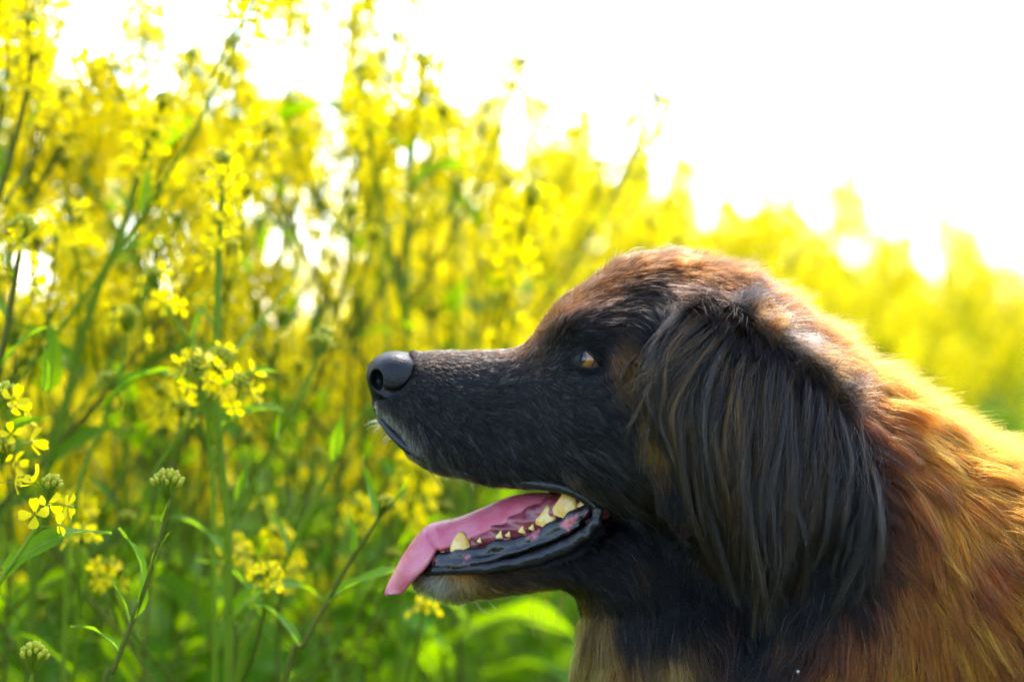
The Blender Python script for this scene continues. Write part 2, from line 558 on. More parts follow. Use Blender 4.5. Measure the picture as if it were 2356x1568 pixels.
def bare(P):
    """places without hair: nose leather, lips' rim, eye opening, inside the mouth"""
    u, v, w = P.T
    b = ((u - ex) / 31) ** 2 + ((v - ey) / 23) ** 2 < 1
    b |= ((u - 880) / 68) ** 2 + ((v - 860) / 53) ** 2 < 1
    b |= (u < 885) & (v < 962) & (np.abs(w) < 22)
    topjaw = np.interp(u, [966, 1000, 1110, 1250, 1330, 1385], [1322, 1314, 1308, 1292, 1262, 1210])
    b |= (u < 1385) & (u > 960) & (v < topjaw) & (v > np.interp(u, [960, 1240, 1330, 1385], [1130, 1130, 1150, 1185]))
    liplow = np.interp(u, [880, 935, 1020, 1150, 1260, 1385], [990, 1036, 1074, 1094, 1110, 1158])
    b |= (v > liplow) & (v < liplow + 60) & (u < 1385) & (np.abs(w) < 60 + (u - 880) * 0.1)
    return b


KP = 7   # points per hair


def grow(n, dens, rad, name_seed, clumps=(), curl=0.0, len_k=1.0, stray=0.03, kp=KP, lift_k=1.0, fall=1.3):
    # clumps: (count, strength, power, colour spread) applied one after the other
    """n hairs on the body where dens(cen) is high. Returns points (n, kp, 3), colours, radii in units."""
    r = np.random.default_rng(name_seed)
    p = area * dens(cen)
    p = p / p.sum()
    ti = r.choice(len(tri), n, p=p)
    a, b = r.random(n), r.random(n)
    fl = a + b > 1
    a[fl], b[fl] = 1 - a[fl], 1 - b[fl]
    T0, T1, T2 = (tri[ti, i] for i in range(3))
    P = BV[T0] * (1 - a - b)[:, None] + BV[T1] * a[:, None] + BV[T2] * b[:, None]
    Nn = VN[T0] * (1 - a - b)[:, None] + VN[T1] * a[:, None] + VN[T2] * b[:, None]
    Nn /= np.linalg.norm(Nn, axis=1)[:, None]
    keep = ~bare(P)
    P, Nn = P[keep], Nn[keep]
    n = len(P)
    d2 = idw(P, COMB, 2)
    ll = idw(P, LEN, 2)
    ang = 0.30 * vnoise(P, 0.02, 11) + 0.16 * vnoise(P, 0.06, 12) + r.normal(0, 0.10, n)
    ca, sa = np.cos(ang), np.sin(ang)
    D = np.stack([d2[:, 0] * ca - d2[:, 1] * sa, d2[:, 0] * sa + d2[:, 1] * ca, np.zeros(n)], 1)
    # away from the middle on the sides that face front or back
    D = D - Nn * (D * Nn).sum(1)[:, None]
    D /= np.linalg.norm(D, axis=1)[:, None] + 1e-6
    L = ll[:, 0] * len_k * np.clip(r.normal(1, 0.16, n), .5, 1.6) * (1 + 0.18 * vnoise(P, 0.05, 13))
    lift = np.clip(lift_k * ll[:, 1] * (1 + 0.35 * vnoise(P, 0.04, 14) + r.normal(0, 0.18, n)), .04, 3.0)
    st = r.random(n) < stray
    lift[st] += r.uniform(.15, .5, st.sum())
    t = np.linspace(0, 1, kp)
    X = np.zeros((n, kp, 3))
    X[:, 0] = P - Nn * 1.0
    step = L / (kp - 1)
    grav = np.array([0, 1.0, 0])
    side = np.cross(Nn, D)
    ph = r.uniform(0, 6.28, n)
    for i in range(1, kp):
        tt = t[i]
        dv = D + Nn * (lift * (1.25 - fall * tt))[:, None] + grav * (0.22 * tt * np.clip(L / 120, 0, 1))[:, None]
        dv += side * (curl * np.sin(tt * 5 + ph))[:, None]
        dv /= np.linalg.norm(dv, axis=1)[:, None]
        X[:, i] = X[:, i - 1] + dv * step[:, None]
    C = coat(P)
    for clump_n, clump, clump_pow, cspread in clumps:
        ci = r.choice(n, min(clump_n, n), replace=False)
        kd = kdtree.KDTree(len(ci))
        for j, q in enumerate(ci):
            kd.insert(P[q], j)
        kd.balance()
        near_i = np.array([kd.find(q)[1] for q in P])
        cs = X[ci][near_i]
        off = P - P[ci][near_i]
        wt = (clump * np.clip(r.normal(1, .25, n), 0, 1.3))[:, None, None] * (t ** clump_pow)[None, :, None]
        wt = np.clip(wt, 0, .97)
        X = X * (1 - wt) + (cs + off[:, None, :] * 0.12) * wt
        C = C * np.exp(r.normal(-.05, cspread, len(ci)))[near_i][:, None]
    C = C * np.exp(r.normal(-.12, .5, n))[:, None]
    gh = (r.random(n) < .06) & (C[:, 0] < .05)  # sparse lighter hairs, partly sheen streaks put into the colour of dark fur
    C[gh] = np.array([0.075, 0.058, 0.045]) * np.exp(r.normal(0, .5, gh.sum()))[:, None]
    return X, C, np.full(n, rad), P, r


hair_objs = []


def hair_material(name, rough=0.28, radial=0.35, ior=1.40):
    m, nt, out = new_mat(name)
    at = N(nt, "ShaderNodeAttribute")
    at.attribute_name = "col"
    h = N(nt, "ShaderNodeBsdfHairPrincipled")
    h.model = 'CHIANG'
    h.parametrization = 'COLOR'
    h.inputs["Roughness"].default_value = rough
    h.inputs["Radial Roughness"].default_value = radial
    h.inputs["IOR"].default_value = ior
    nt.links.new(at.outputs["Color"], h.inputs["Color"])
    nt.links.new(h.outputs[0], out.inputs[0])
    return m


def make_hair(name, X, C, R, parent, mat, tipcol=None, taper=0.25):
    """X (n,k,3) in tracing units, C (n,3), R radius in millimetres"""
    n, k, _ = X.shape
    cu = bpy.data.hair_curves.new(name)
    cu.add_curves([k] * n)
    pts = to_local(X).astype(np.float32)
    cu.attributes["position"].data.foreach_set("vector", pts.ravel())
    t = np.linspace(0, 1, k)
    prof = np.where(t < .6, 1.0, 1 - (1 - taper) * (t - .6) / .4)
    rr = (np.asarray(R)[:, None] * prof[None, :] * 0.001).astype(np.float32)
    a = cu.attributes.get("radius") or cu.attributes.new("radius", 'FLOAT', 'POINT')
    a.data.foreach_set("value", rr.ravel())
    col = np.ones((n, k, 4), np.float32)
    col[:, :, :3] = C[:, None, :]
    if tipcol is not None:
        tip, amt = tipcol
        wt = (amt[:, None] * np.clip((t - .45) / .5, 0, 1)[None, :])[:, :, None]
        col[:, :, :3] = col[:, :, :3] * (1 - wt) + tip * wt
    ca = cu.attributes.new("col", 'FLOAT_COLOR', 'POINT')
    ca.data.foreach_set("color", col.ravel())
    cu.materials.append(mat)
    o = bpy.data.objects.new(name, cu)
    link(o, parent)
    return o


dog = empty("dog", DOG_BASE)
tag(dog, "large long-haired dog with black face, tan neck and tongue hanging out", "dog")

m_skin, nt, out = new_mat("dog_skin")
at = N(nt, "ShaderNodeAttribute"); at.attribute_name = "col"
pb = N(nt, "ShaderNodeBsdfPrincipled")
pb.inputs["Roughness"].default_value = 0.7
pb.inputs["Specular IOR Level"].default_value = 0.2
nt.links.new(at.outputs["Color"], pb.inputs["Base Color"])
nt.links.new(pb.outputs[0], out.inputs[0])
skin_col = coat(BV) * 0.45
skin_col[bare(BV)] = (0.012, 0.011, 0.012)
body = bpy.data.objects.new("body", mesh_data("body", to_local(BV), BQ, (m_skin,), attrs={"col": skin_col}))
link(body, dog)

m_fur = hair_material("fur", .34, .45, 1.28)
m_facefur = hair_material("face_fur", .28, .38, 1.25)
FR = 1.0      # hair count factor


def zone(u0, u1, v0, v1, soft=20):
    return lambda c: sg((c[:, 0] - u0) / soft) * sg((u1 - c[:, 0]) / soft) * sg((c[:, 1] - v0) / soft) * sg((v1 - c[:, 1]) / soft)


def facing(c):
    return np.where(c[:, 2] < 30, 1.0, 0.35)


# short face hair
X, C, R, P, r = grow(int(120000 * FR), lambda c: (c[:, 0] < 1560) * (c[:, 1] < 1420) * facing(c) * np.where(c[:, 0] < 1260, 1.6, 1.0), 0.17, 21, [(9000, .6, 1.2, .45)], len_k=1.15, stray=.06)
make_hair("face_fur", X, C, R, dog, m_facefur)
# scattered guard hairs on the dark face, coloured lighter to imitate streaks of sheen
X, C, R, P, r = grow(int(6500 * FR), lambda c: (c[:, 0] < 1500) * (c[:, 0] > 930) * (c[:, 1] < 1180) * (c[:, 2] < 20) * np.where(c[:, 1] > 800, 1.0, .3), 0.12, 26, [(1500, .5, 1.1, .3)], len_k=1.55, stray=.15)
C = np.array([0.062, 0.050, 0.041]) * np.exp(r.normal(0, .6, len(C)))[:, None]
make_hair("face_fur", X, C, R, dog, m_fur)
# grey hairs of the lips and chin
X, C, R, P, r = grow(int(5200 * FR), lambda c: ((c[:, 0] < 985) & (c[:, 1] > 940) & (c[:, 1] < 1100)) * sg((c[:, 1] - np.interp(c[:, 0], [866, 905, 970], [925, 962, 1022])) / 8) * 1.0 + ((c[:, 0] < 1085) & (c[:, 1] > 1316)) * sg((1040 - c[:, 0]) / 14), 0.11, 27, [(900, .4, 1.1, .2)], len_k=1.15, stray=.2)
C = GREY * np.exp(r.normal(-.1, .35, len(C)))[:, None]
make_hair("face_fur", X, C, R, dog, m_fur)
# crown
X, C, R, P, r = grow(int(30000 * FR), lambda c: (c[:, 0] > 1240) * (c[:, 0] < 1950) * sg((860 - c[:, 1]) / 30), 0.15, 22, [(2600, .5, 1.2, .35)], stray=.2, curl=.22)
make_hair("crown_fur", X, C, R, dog, m_fur)
# neck, ruff and chest
X, C, R, P, r = grow(int(100000 * FR), lambda c: (c[:, 0] > 1290) * (c[:, 0] < 2480) * (c[:, 1] < 1800) * np.where((c[:, 0] < 1530) & (c[:, 1] < 1250), 0.0, 1.0) * facing(c), 0.19, 23,
                     [(1100, .5, 1.0, .32), (7000, .7, 1.3, .25)], curl=.22, stray=.08)
dark = np.clip(0.6 * vnoise(P, 0.03, 31) + .08, 0, .8) * (C[:, 0] > .08)
make_hair("neck_fur", X, C, R, dog, m_fur, (BLACK * 2, dark))
# loose upright hairs along the outline
X, C, R, P, r = grow(int(15000 * FR), lambda c: (c[:, 0] > 1235) * (c[:, 0] < 2440) * np.clip(1 - (c[:, 1] - np.interp(c[:, 0], [1235, 1300, 1400, 1560, 1700, 1800, 2000, 2200, 2440], [760, 690, 630, 610, 645, 700, 830, 960, 1060])) / 90, 0, 1), 0.085, 25,
                     [(2200, .35, 1.2, .2)], curl=.35, stray=.3, lift_k=1.7, fall=.55, len_k=.85)
make_hair("crown_fur", X, C * .6, R, dog, m_fur)
# the rest of the body, outside the picture
X, C, R, P, r = grow(int(36000 * FR), lambda c: ((c[:, 0] > 2440) | (c[:, 1] > 1760)) * 1.0, 0.45, 24, [(3000, .6, 1.3, .2)], curl=.15)
make_hair("coat_fur", X, C, R, dog, m_fur)
# ---- nose leather
nu = np.arange(838, 976, 2.6); nv = np.arange(796, 968, 2.6); nw = np.arange(-98, 0.1, 2.6)
nw = nw - nw[-1]
U, V, W = np.meshgrid(nu, nv, nw, indexing='ij', sparse=True)
Wn = -W
F = ellip(U, V, W, (912, 857, 0), (66, 50, 66))
F = smin(F, ellip(U, V, W, (886, 868, 0), (40, 44, 56)), 14)
F = smin(F, ellip(U, V, Wn, (916, 870, 46), (52, 54, 38)), 14)            # wing of the nostril
F = smin(F, ellip(U, V, W, (878, 914, 0), (23, 50, 20)), 16)              # strip down to the lip
F = smax(F, -ellip(U, V, Wn, (871, 874, 56), (17, 24, 40)), 6)
sl = [(868, 884, 58), (886, 899, 68), (910, 903, 75), (934, 893, 76), (957, 864, 66)]
for i in range(4):
    F = smax(F, -capsule(U, V, Wn, sl[i], sl[i + 1], 13 - 1.7 * i, 11.3 - 1.7 * i), 5)
F = np.concatenate([F, F[:, :, -2::-1]], axis=2).astype(np.float32)
NV, NQ = surface_nets(F, nu, nv, np.concatenate([nw, -nw[-2::-1]]))
NQ = NQ[:, ::-1]
m_nose, nt, out = new_mat("nose_leather")
pb = N(nt, "ShaderNodeBsdfPrincipled")
pb.inputs["Base Color"].default_value = (0.006, 0.006, 0.008, 1)
pb.inputs["Roughness"].default_value = 0.40
pb.inputs["Specular IOR Level"].default_value = 0.3
tc = N(nt, "ShaderNodeTexCoord")
vo = N(nt, "ShaderNodeTexVoronoi")
vo.inputs["Scale"].default_value = 620
nt.links.new(tc.outputs["Object"], vo.inputs["Vector"])
bp = N(nt, "ShaderNodeBump")
bp.inputs["Strength"].default_value = 0.8
bp.inputs["Distance"].default_value = 0.0004
bp.invert = True
nt.links.new(vo.outputs["Distance"], bp.inputs["Height"])
nt.links.new(bp.outputs[0], pb.inputs["Normal"])
nt.links.new(pb.outputs[0], out.inputs[0])
nose = link(bpy.data.objects.new("nose", mesh_data("nose", to_local(NV), NQ, (m_nose,))), dog)
tag(nose, "black leathery nose with open nostril")

# ---- eyes
m_eye, nt, out = new_mat("eyeball")
tc = N(nt, "ShaderNodeTexCoord")
sep = N(nt, "ShaderNodeSeparateXYZ")
nt.links.new(tc.outputs["Object"], sep.inputs[0])
rp = N(nt, "ShaderNodeValToRGB")          # object Z runs along the gaze, from -1 to 1
cr = rp.color_ramp
cr.elements[0].position = 0.0; cr.elements[0].color = (0.05, 0.03, 0.02, 1)
cr.elements[1].position = 1.0; cr.elements[1].color = (0.002, 0.002, 0.002, 1)
for p, c in ((0.76, (0.12, 0.07, 0.035)), (0.82, (0.03, 0.012, 0.004)), (0.855, (0.16, 0.05, 0.005)), (0.955, (0.26, 0.09, 0.008)), (0.972, (0.003, 0.002, 0.002))):
    e = cr.elements.new(p); e.color = (*c, 1)
mr = N(nt, "ShaderNodeMapRange")
mr.inputs["From Min"].default_value = -1
mr.inputs["From Max"].default_value = 1
nt.links.new(sep.outputs["Z"], mr.inputs["Value"])
nt.links.new(mr.outputs[0], rp.inputs[0])
pb = N(nt, "ShaderNodeBsdfPrincipled")
pb.inputs["Roughness"].default_value = 0.25
pb.inputs["Coat Weight"].default_value = 1.0
pb.inputs["Coat Roughness"].default_value = 0.015
pb.inputs["Coat IOR"].default_value = 1.45
nt.links.new(rp.outputs[0], pb.inputs["Base Color"])
nt.links.new(pb.outputs[0], out.inputs[0])


def uvsphere(nu_, nv_):
    V = [(0, 0, 1)]
    for i in range(1, nv_):
        th = math.pi * i / nv_
        for j in range(nu_):
            ph = 2 * math.pi * j / nu_
            V.append((math.sin(th) * math.cos(ph), math.sin(th) * math.sin(ph), math.cos(th)))
    V.append((0, 0, -1))
    F = [(0, 1 + j, 1 + (j + 1) % nu_) for j in range(nu_)]
    for i in range(nv_ - 2):
        for j in range(nu_):
            a = 1 + i * nu_ + j; b = 1 + i * nu_ + (j + 1) % nu_
            F.append((a, a + nu_, b + nu_, b))
    last = len(V) - 1
    o = 1 + (nv_ - 2) * nu_
    F += [(last, o + (j + 1) % nu_, o + j) for j in range(nu_)]
    return np.array(V), F


EV, EF = uvsphere(28, 20)
eye_me = mesh_data("eye", EV, EF, (m_eye,))
ER = 36.0
m_lid = principled("eyelid_skin", (0.006, 0.0055, 0.006), 0.5, 0.3, bump=(900, .4, .0004))
EYE_W = 152
for sgn in (-1, 1):
    c = np.array(near(1352, 828, sgn * EYE_W)) if sgn < 0 else np.array((*near(1352, 828, -EYE_W)[:2], EYE_W))
    o = link(bpy.data.objects.new("eye", eye_me), dog)
    o.location = to_local(c[None])[0]
    o.scale = (ER * S,) * 3
    gaze = Vector((-0.42, 0.86 * sgn, 0.16)).normalized()
    o.rotation_mode = 'QUATERNION'
    o.rotation_quaternion = gaze.to_track_quat('Z', 'Y')
    # lids: an almond opening lying on the eyeball, with a skin apron round it
    k = 40
    th = np.linspace(0, 2 * math.pi, k, endpoint=False)
    # opening drawn as seen (du, dv): round above left, drawn out to the lower right
    du = np.interp(th, [0, .6, 1.57, 2.3, 3.14, 3.9, 4.71, 5.5, 6.2832], [24, 12, -4, -15, -18, -15, -6, 8, 24])
    dv = np.interp(th, [0, .6, 1.57, 2.3, 3.14, 3.9, 4.71, 5.5, 6.2832], [12, 15, 15, 12, 2, -10, -20, -8, 12])
    rings = []
    for f, rr in ((1.0, 1.0), (1.06, 1.04), (1.25, 1.05), (1.7, 1.02), (2.5, .96), (3.2, .9)):
        x, y = du * f, dv * f
        z = ER * rr * np.cos(np.minimum(np.hypot(x, y) / (ER * rr), 1.42))
        rings.append(np.stack([c[0] + x, c[1] + y, c[2] + sgn * z], 1))
    LV = np.concatenate(rings)
    LF = []
    for i in range(len(rings) - 1):
        for j in range(k):
            q = (i * k + j, i * k + (j + 1) % k, (i + 1) * k + (j + 1) % k, (i + 1) * k + j)
            LF.append(q if sgn < 0 else q[::-1])
    link(bpy.data.objects.new("eyelid", mesh_data("eyelid", to_local(LV), LF, (m_lid,))), dog)

# fine hairs on the lids and brow
lid_r = np.random.default_rng(88)
nl = 1500
th_ = lid_r.uniform(0, 2 * math.pi, nl); ff = lid_r.uniform(1.12, 2.6, nl)
ec = np.array(near(1352, 828, -EYE_W))
x0 = np.interp(th_, th, du) * ff; y0 = np.interp(th_, th, dv) * ff
z0 = ER * 1.03 * np.cos(np.minimum(np.hypot(x0, y0) / (ER * 1.03), 1.42))
dx = np.cos(np.arctan2(y0, x0)) * .5 + .75; dy = np.sin(np.arctan2(y0, x0)) * .6 + np.where(x0 > 0, .35, -.15)
dn_ = np.hypot(dx, dy); Lh = lid_r.uniform(8, 17, nl)
X = np.zeros((nl, 5, 3))
for i in range(5):
    f_ = i / 4
    X[:, i, 0] = ec[0] + x0 + dx / dn_ * Lh * f_
    X[:, i, 1] = ec[1] + y0 + dy / dn_ * Lh * f_
    X[:, i, 2] = ec[2] - z0 - Lh * (.42 * f_ - .25 * f_ * f_)
make_hair("brow_fur", X, np.tile(BLACK * 1.3, (nl, 1)) * np.exp(lid_r.normal(0, .6, nl))[:, None], np.full(nl, .12), dog, m_facefur)

# ---- mouth
m_gum = principled("gum", (0.008, 0.007, 0.009), 0.3, 0.45, noise=(70, (0.45, 0.10, 0.12), 0.58, 0.66), bump=(260, .6, .002), coat=.35)
m_lipm = principled("lip", (0.006, 0.006, 0.007), 0.36, 0.4, noise=(60, (0.012, 0.012, 0.018), 0.4, 0.7), bump=(240, .7, .002), coat=.15)
m_tongue = principled("tongue", (0.54, 0.095, 0.15), 0.33, 0.5, noise=(38, (0.66, 0.24, 0.28), 0.38, 0.70), bump=(700, .6, .0012), coat=.4, sss=.35)
m_palate = principled("mouth_lining", (0.16, 0.022, 0.032), 0.3, 0.5, noise=(80, (0.34, 0.07, 0.09), .45, .7), bump=(300, .5, .0015), coat=.5, sss=.2)
m_tooth = principled("tooth", (0.66, 0.38, 0.06), 0.3, 0.5, noise=(160, (0.76, 0.58, 0.22), 0.4, 0.66), bump=(220, .3, .001), coat=.3)


def dogmesh(name, V, F, mat, smooth=True, label=None):
    o = link(bpy.data.objects.new(name, mesh_data(name, to_local(V), F, (mat,), smooth=smooth)), dog)
    if label: tag(o, label)
    return o


def ushape(side, front, rad, n=60, sides=10, squash=None):
    """tube running along the near side, round the front and back along the far side; side points are (u, v, w>0)"""
    nearp = [near(p[0], p[1], -p[2]) for p in side]
    farp = [(p[0], p[1], -p[2]) for p in nearp]
    pts = nearp[::-1] + front + farp
    rr = list(rad[::-1]) + [rad[0]] * len(front) + list(rad)
    P = spline(pts, n)
    R = np.interp(np.linspace(0, 1, n), np.linspace(0, 1, len(rr)), rr)
    return tube(P, R, sides)


# lower lip, gum and lining: lumpy surfaces
def organic(name, lines, mat, lump, freq, seed, label=None, k=7, box=(955, 1402, 1130, 1346, 175), step=3.6):
    mu = np.arange(box[0], box[1], step); mv = np.arange(box[2], box[3], step); mw = np.arange(-box[4], .1, step)
    mw = mw - mw[-1]
    U, V, W = np.meshgrid(mu, mv, mw, indexing='ij', sparse=True)
    F = None
    for ln in lines:
        for (p, q) in zip(ln[:-1], ln[1:]):
            a_, b_ = near(p[0], p[1], -p[2]), near(q[0], q[1], -q[2])
            d = capsule(U, V, W, a_, b_, p[3], q[3])
            F = d if F is None else smin(F, d, k)
    rr_ = np.random.default_rng(seed)
    for _ in range(7):
        f3 = rr_.normal(size=3) * freq
        F = F + lump / 2.6 * np.sin(U * f3[0] + V * f3[1] * 1.3 + W * f3[2] + rr_.uniform(0, 6))
    F = np.concatenate([F, F[:, :, -2::-1]], axis=2).astype(np.float32)
    MV, MQ = surface_nets(F, mu, mv, np.concatenate([mw, -mw[-2::-1]]))
    return dogmesh(name, MV, MQ[:, ::-1], mat, label=label)


organic("lower_lip", [[(978, 1316, 0, 13), (984, 1314, 40, 13), (1003, 1312, 74, 11), (1050, 1311, 92, 10), (1110, 1307, 102, 11), (1170, 1298, 109, 13), (1240, 1281, 116, 15), (1300, 1258, 124, 16), (1345, 1230, 131, 15), (1372, 1200, 135, 13), (1376, 1174, 132, 11), (1358, 1154, 118, 7)]],
        m_lipm, 1.0, .045, 3, "wet black lower lip fold")
organic("gum", [[(988, 1296, 0, 15), (996, 1294, 34, 16), (1012, 1290, 60, 16), (1056, 1280, 76, 20), (1110, 1268, 82, 15), (1150, 1256, 86, 16), (1200, 1244, 90, 15), (1262, 1222, 95, 17), (1316, 1194, 99, 20), (1352, 1172, 100, 14)],
                [(1004, 1302, 66, 13), (1050, 1298, 86, 15), (1096, 1294, 96, 13), (1140, 1284, 100, 8), (1210, 1262, 106, 5), (1280, 1236, 110, 7), (1330, 1208, 116, 6)]],
        m_gum, 3.0, .06, 5, "lumpy black gum with pink blotches")
organic("mouth_lining", [[(1016, 1276, 0, 14), (1030, 1268, 38, 18), (1090, 1244, 52, 22), (1150, 1226, 58, 25), (1210, 1204, 63, 28), (1270, 1176, 66, 31), (1335, 1154, 66, 32), (1385, 1160, 50, 34)]],
        m_palate, 3.0, .09, 9)
# rim of the upper lip
LV, LF = ushape([(884, 976, 40), (906, 1003, 62), (945, 1037, 80), (1000, 1066, 92), (1070, 1088, 100), (1150, 1102, 106), (1230, 1112, 112), (1300, 1124, 124), (1345, 1145, 130), (1374, 1172, 134)],
                [(876, 964, -20), (872, 956, 0), (876, 964, 20)], [7, 9, 10, 11, 12, 12, 13, 13, 12, 8], n=90, sides=10)
dogmesh("upper_lip", LV, LF, m_lipm)
# roof of the mouth
LV = []; LF = []
us = np.linspace(905, 1390, 26)
for i, uu in enumerate(us):
    vb = np.interp(uu, [905, 960, 1100, 1240, 1390], [985, 1022, 1066, 1082, 1110])
    hw = np.interp(uu, [905, 1000, 1240, 1390], [50, 82, 104, 120])
    for j in range(9):
        a = -1 + 2 * j / 8
        LV.append((uu, vb + 14 * a * a + (3 * math.sin(uu * .28) if abs(a) < .8 else 0), hw * a))
for i in range(25):
    for j in range(8):
        LF.append((i * 9 + j, i * 9 + j + 1, (i + 1) * 9 + j + 1, (i + 1) * 9 + j))
dogmesh("palate", LV, LF, m_palate)

# tongue: spine, half width, drop of the edges, thickness
TG = np.array([(1380, 1190, 50, 6, 22), (1330, 1158, 60, 16, 22), (1262, 1132, 72, 30, 22), (1185, 1137, 82, 42, 22), (1110, 1165, 86, 50, 21), (1050, 1188, 88, 52, 20), (1005, 1198, 88, 52, 19), (972, 1212, 87, 54, 18),
               (950, 1238, 85, 54, 16), (930, 1272, 82, 52, 15), (911, 1306, 77, 48, 14), (897, 1333, 67, 40, 13), (889, 1352, 52, 28, 12), (887, 1364, 30, 12, 9), (890, 1369, 10, 3, 6)], float)
nS, nA = 64, 25
tt = np.linspace(0, 1, nS)
SP = spline(TG[:, :2], nS)
prm = np.stack([np.interp(tt, np.linspace(0, 1, len(TG)), TG[:, i]) for i in (2, 3, 4)], 1)
tan_ = np.gradient(SP, axis=0); tan_ /= np.linalg.norm(tan_, axis=1)[:, None]
nor = np.stack([-tan_[:, 1], tan_[:, 0]], 1)
nor[nor[:, 1] > 0.35] *= -1
for i in range(1, nS):
    if np.dot(nor[i], nor[i - 1]) < 0:
        nor[i] *= -1
if nor[0, 1] > 0:
    nor = -nor
TV = []; TF = []
for i in range(nS):
    hw, dr, th = prm[i]
    fold = 10 * math.sin(tt[i] * 17) * (tt[i] > .45)
    for layer in (0, 1):
        for j in range(nA):
            a = -1 + 2 * j / (nA - 1)
            bend = abs(a) ** 2.2
            groove = 7 * math.exp(-(a / .16) ** 2) * min(1, (1 - tt[i]) * 5)
            ripple = 5 * math.sin(a * 5 + tt[i] * 9) * (tt[i] > .5) + 4 * math.sin(tt[i] * 31 + a * 2) * abs(a)
            off = -dr * bend - groove - (th * (1 - .55 * abs(a) ** 6) if layer else 0) + ripple * .7
            w = hw * (a * (1 - .12 * bend)) * (0.93 if layer else 1) + fold * abs(a)
            TV.append((SP[i, 0] + nor[i, 0] * off, SP[i, 1] + nor[i, 1] * off, w))
st = 2 * nA
for i in range(nS - 1):
    for j in range(nA - 1):
        a = i * st + j
        TF.append((a, a + st, a + st + 1, a + 1))
        b = a + nA
        TF.append((b, b + 1, b + st + 1, b + st))
    for e, fl in ((0, 1), (nA - 1, 0)):
        a = i * st + e
        q = (a, a + nA, a + nA + st, a + st)
        TF.append(q if fl else q[::-1])
for i, fl in ((0, 0), (nS - 1, 1)):
    for j in range(nA - 1):
        a = i * st + j
        q = (a, a + 1, a + nA + 1, a + nA)
        TF.append(q if fl else q[::-1])
dogmesh("tongue", TV, TF, m_tongue, label="long pink tongue lolling over the lower teeth")


# teeth: (u, v of the gum line, w, width, height, depth, cusps, lean)
def tooth(u, v, w, wd, ht, dp, cusps, lean=0.0, rot=0.0):
    V = []; F = []
    k = 14; rows = 7
    for i in range(rows):
        f = i / (rows - 1)
        for j in range(k):
            a = 2 * math.pi * j / k
            x = math.cos(a); y = math.sin(a)
            top = sum(h * math.exp(-((x - c) / s) ** 2) for c, h, s in cusps)
            sh = (1 - .50 * f ** 1.6) * (1 - .25 * (1 - f) ** 3)
            V.append((wd / 2 * x * sh + lean * f * ht, -ht * f * (0.35 + .65 * top), dp / 2 * y * sh * (1 - .25 * f)))
    for i in range(rows - 1):
        for j in range(k):
            F.append((i * k + j, (i + 1) * k + j, (i + 1) * k + (j + 1) % k, i * k + (j + 1) % k))
    base = (rows - 1) * k
    V.append((lean * ht, -ht * .8 * max(sum(h * math.exp(-(c0 / s) ** 2) for c0, h, s in cusps), .4), 0))
    F += [(base + j, len(V) - 1, base + (j + 1) % k) for j in range(k)]
    V = np.array(V)
    c, s_ = math.cos(rot), math.sin(rot)
    V[:, 0], V[:, 1] = V[:, 0] * c - V[:, 1] * s_, V[:, 0] * s_ + V[:, 1] * c
    return V, F


TEETH = [(1020, 1282, 56, 19, 26, 15, [(0, 1, .9)], -.15, .1), (1058, 1276, 78, 56, 54, 40, [(0, 1, 1.4)], -.05, .15),
         (1102, 1247, 78, 14, 12, 12, [(0, 1, .8)], 0, .25), (1148, 1239, 80, 22, 26, 15, [(-.2, 1, .5)], 0, .3), (1168, 1234, 82, 16, 14, 12, [(0, 1, .8)], 0, .3),
         (1199, 1225, 84, 24, 24, 16, [(-.2, 1, .5)], 0, .32), (1222, 1218, 86, 18, 16, 14, [(0, 1, .7)], 0, .32),
         (1254, 1212, 91, 62, 62, 28, [(-.45, 1, .36), (.55, .6, .3)], 0, .3), (1302, 1192, 96, 84, 82, 32, [(-.55, 1, .34), (.3, .82, .34)], -.05, .3), (1338, 1172, 97, 34, 36, 22, [(0, 1, .8)], 0, .35)]
for (u, v, w, wd, ht, dp, cu_, lean, rot) in TEETH:
    TVv, TFf = tooth(u, v, w, wd, ht, dp, cu_, lean, rot)
    for sgn in (-1, 1):
        p = near(u, v, -w)
        q = TVv * np.array([1, 1, sgn]) + np.array([p[0], p[1], w * sgn])
        dogmesh("tooth", q, TFf if sgn > 0 else [f[::-1] for f in TFf], m_tooth)

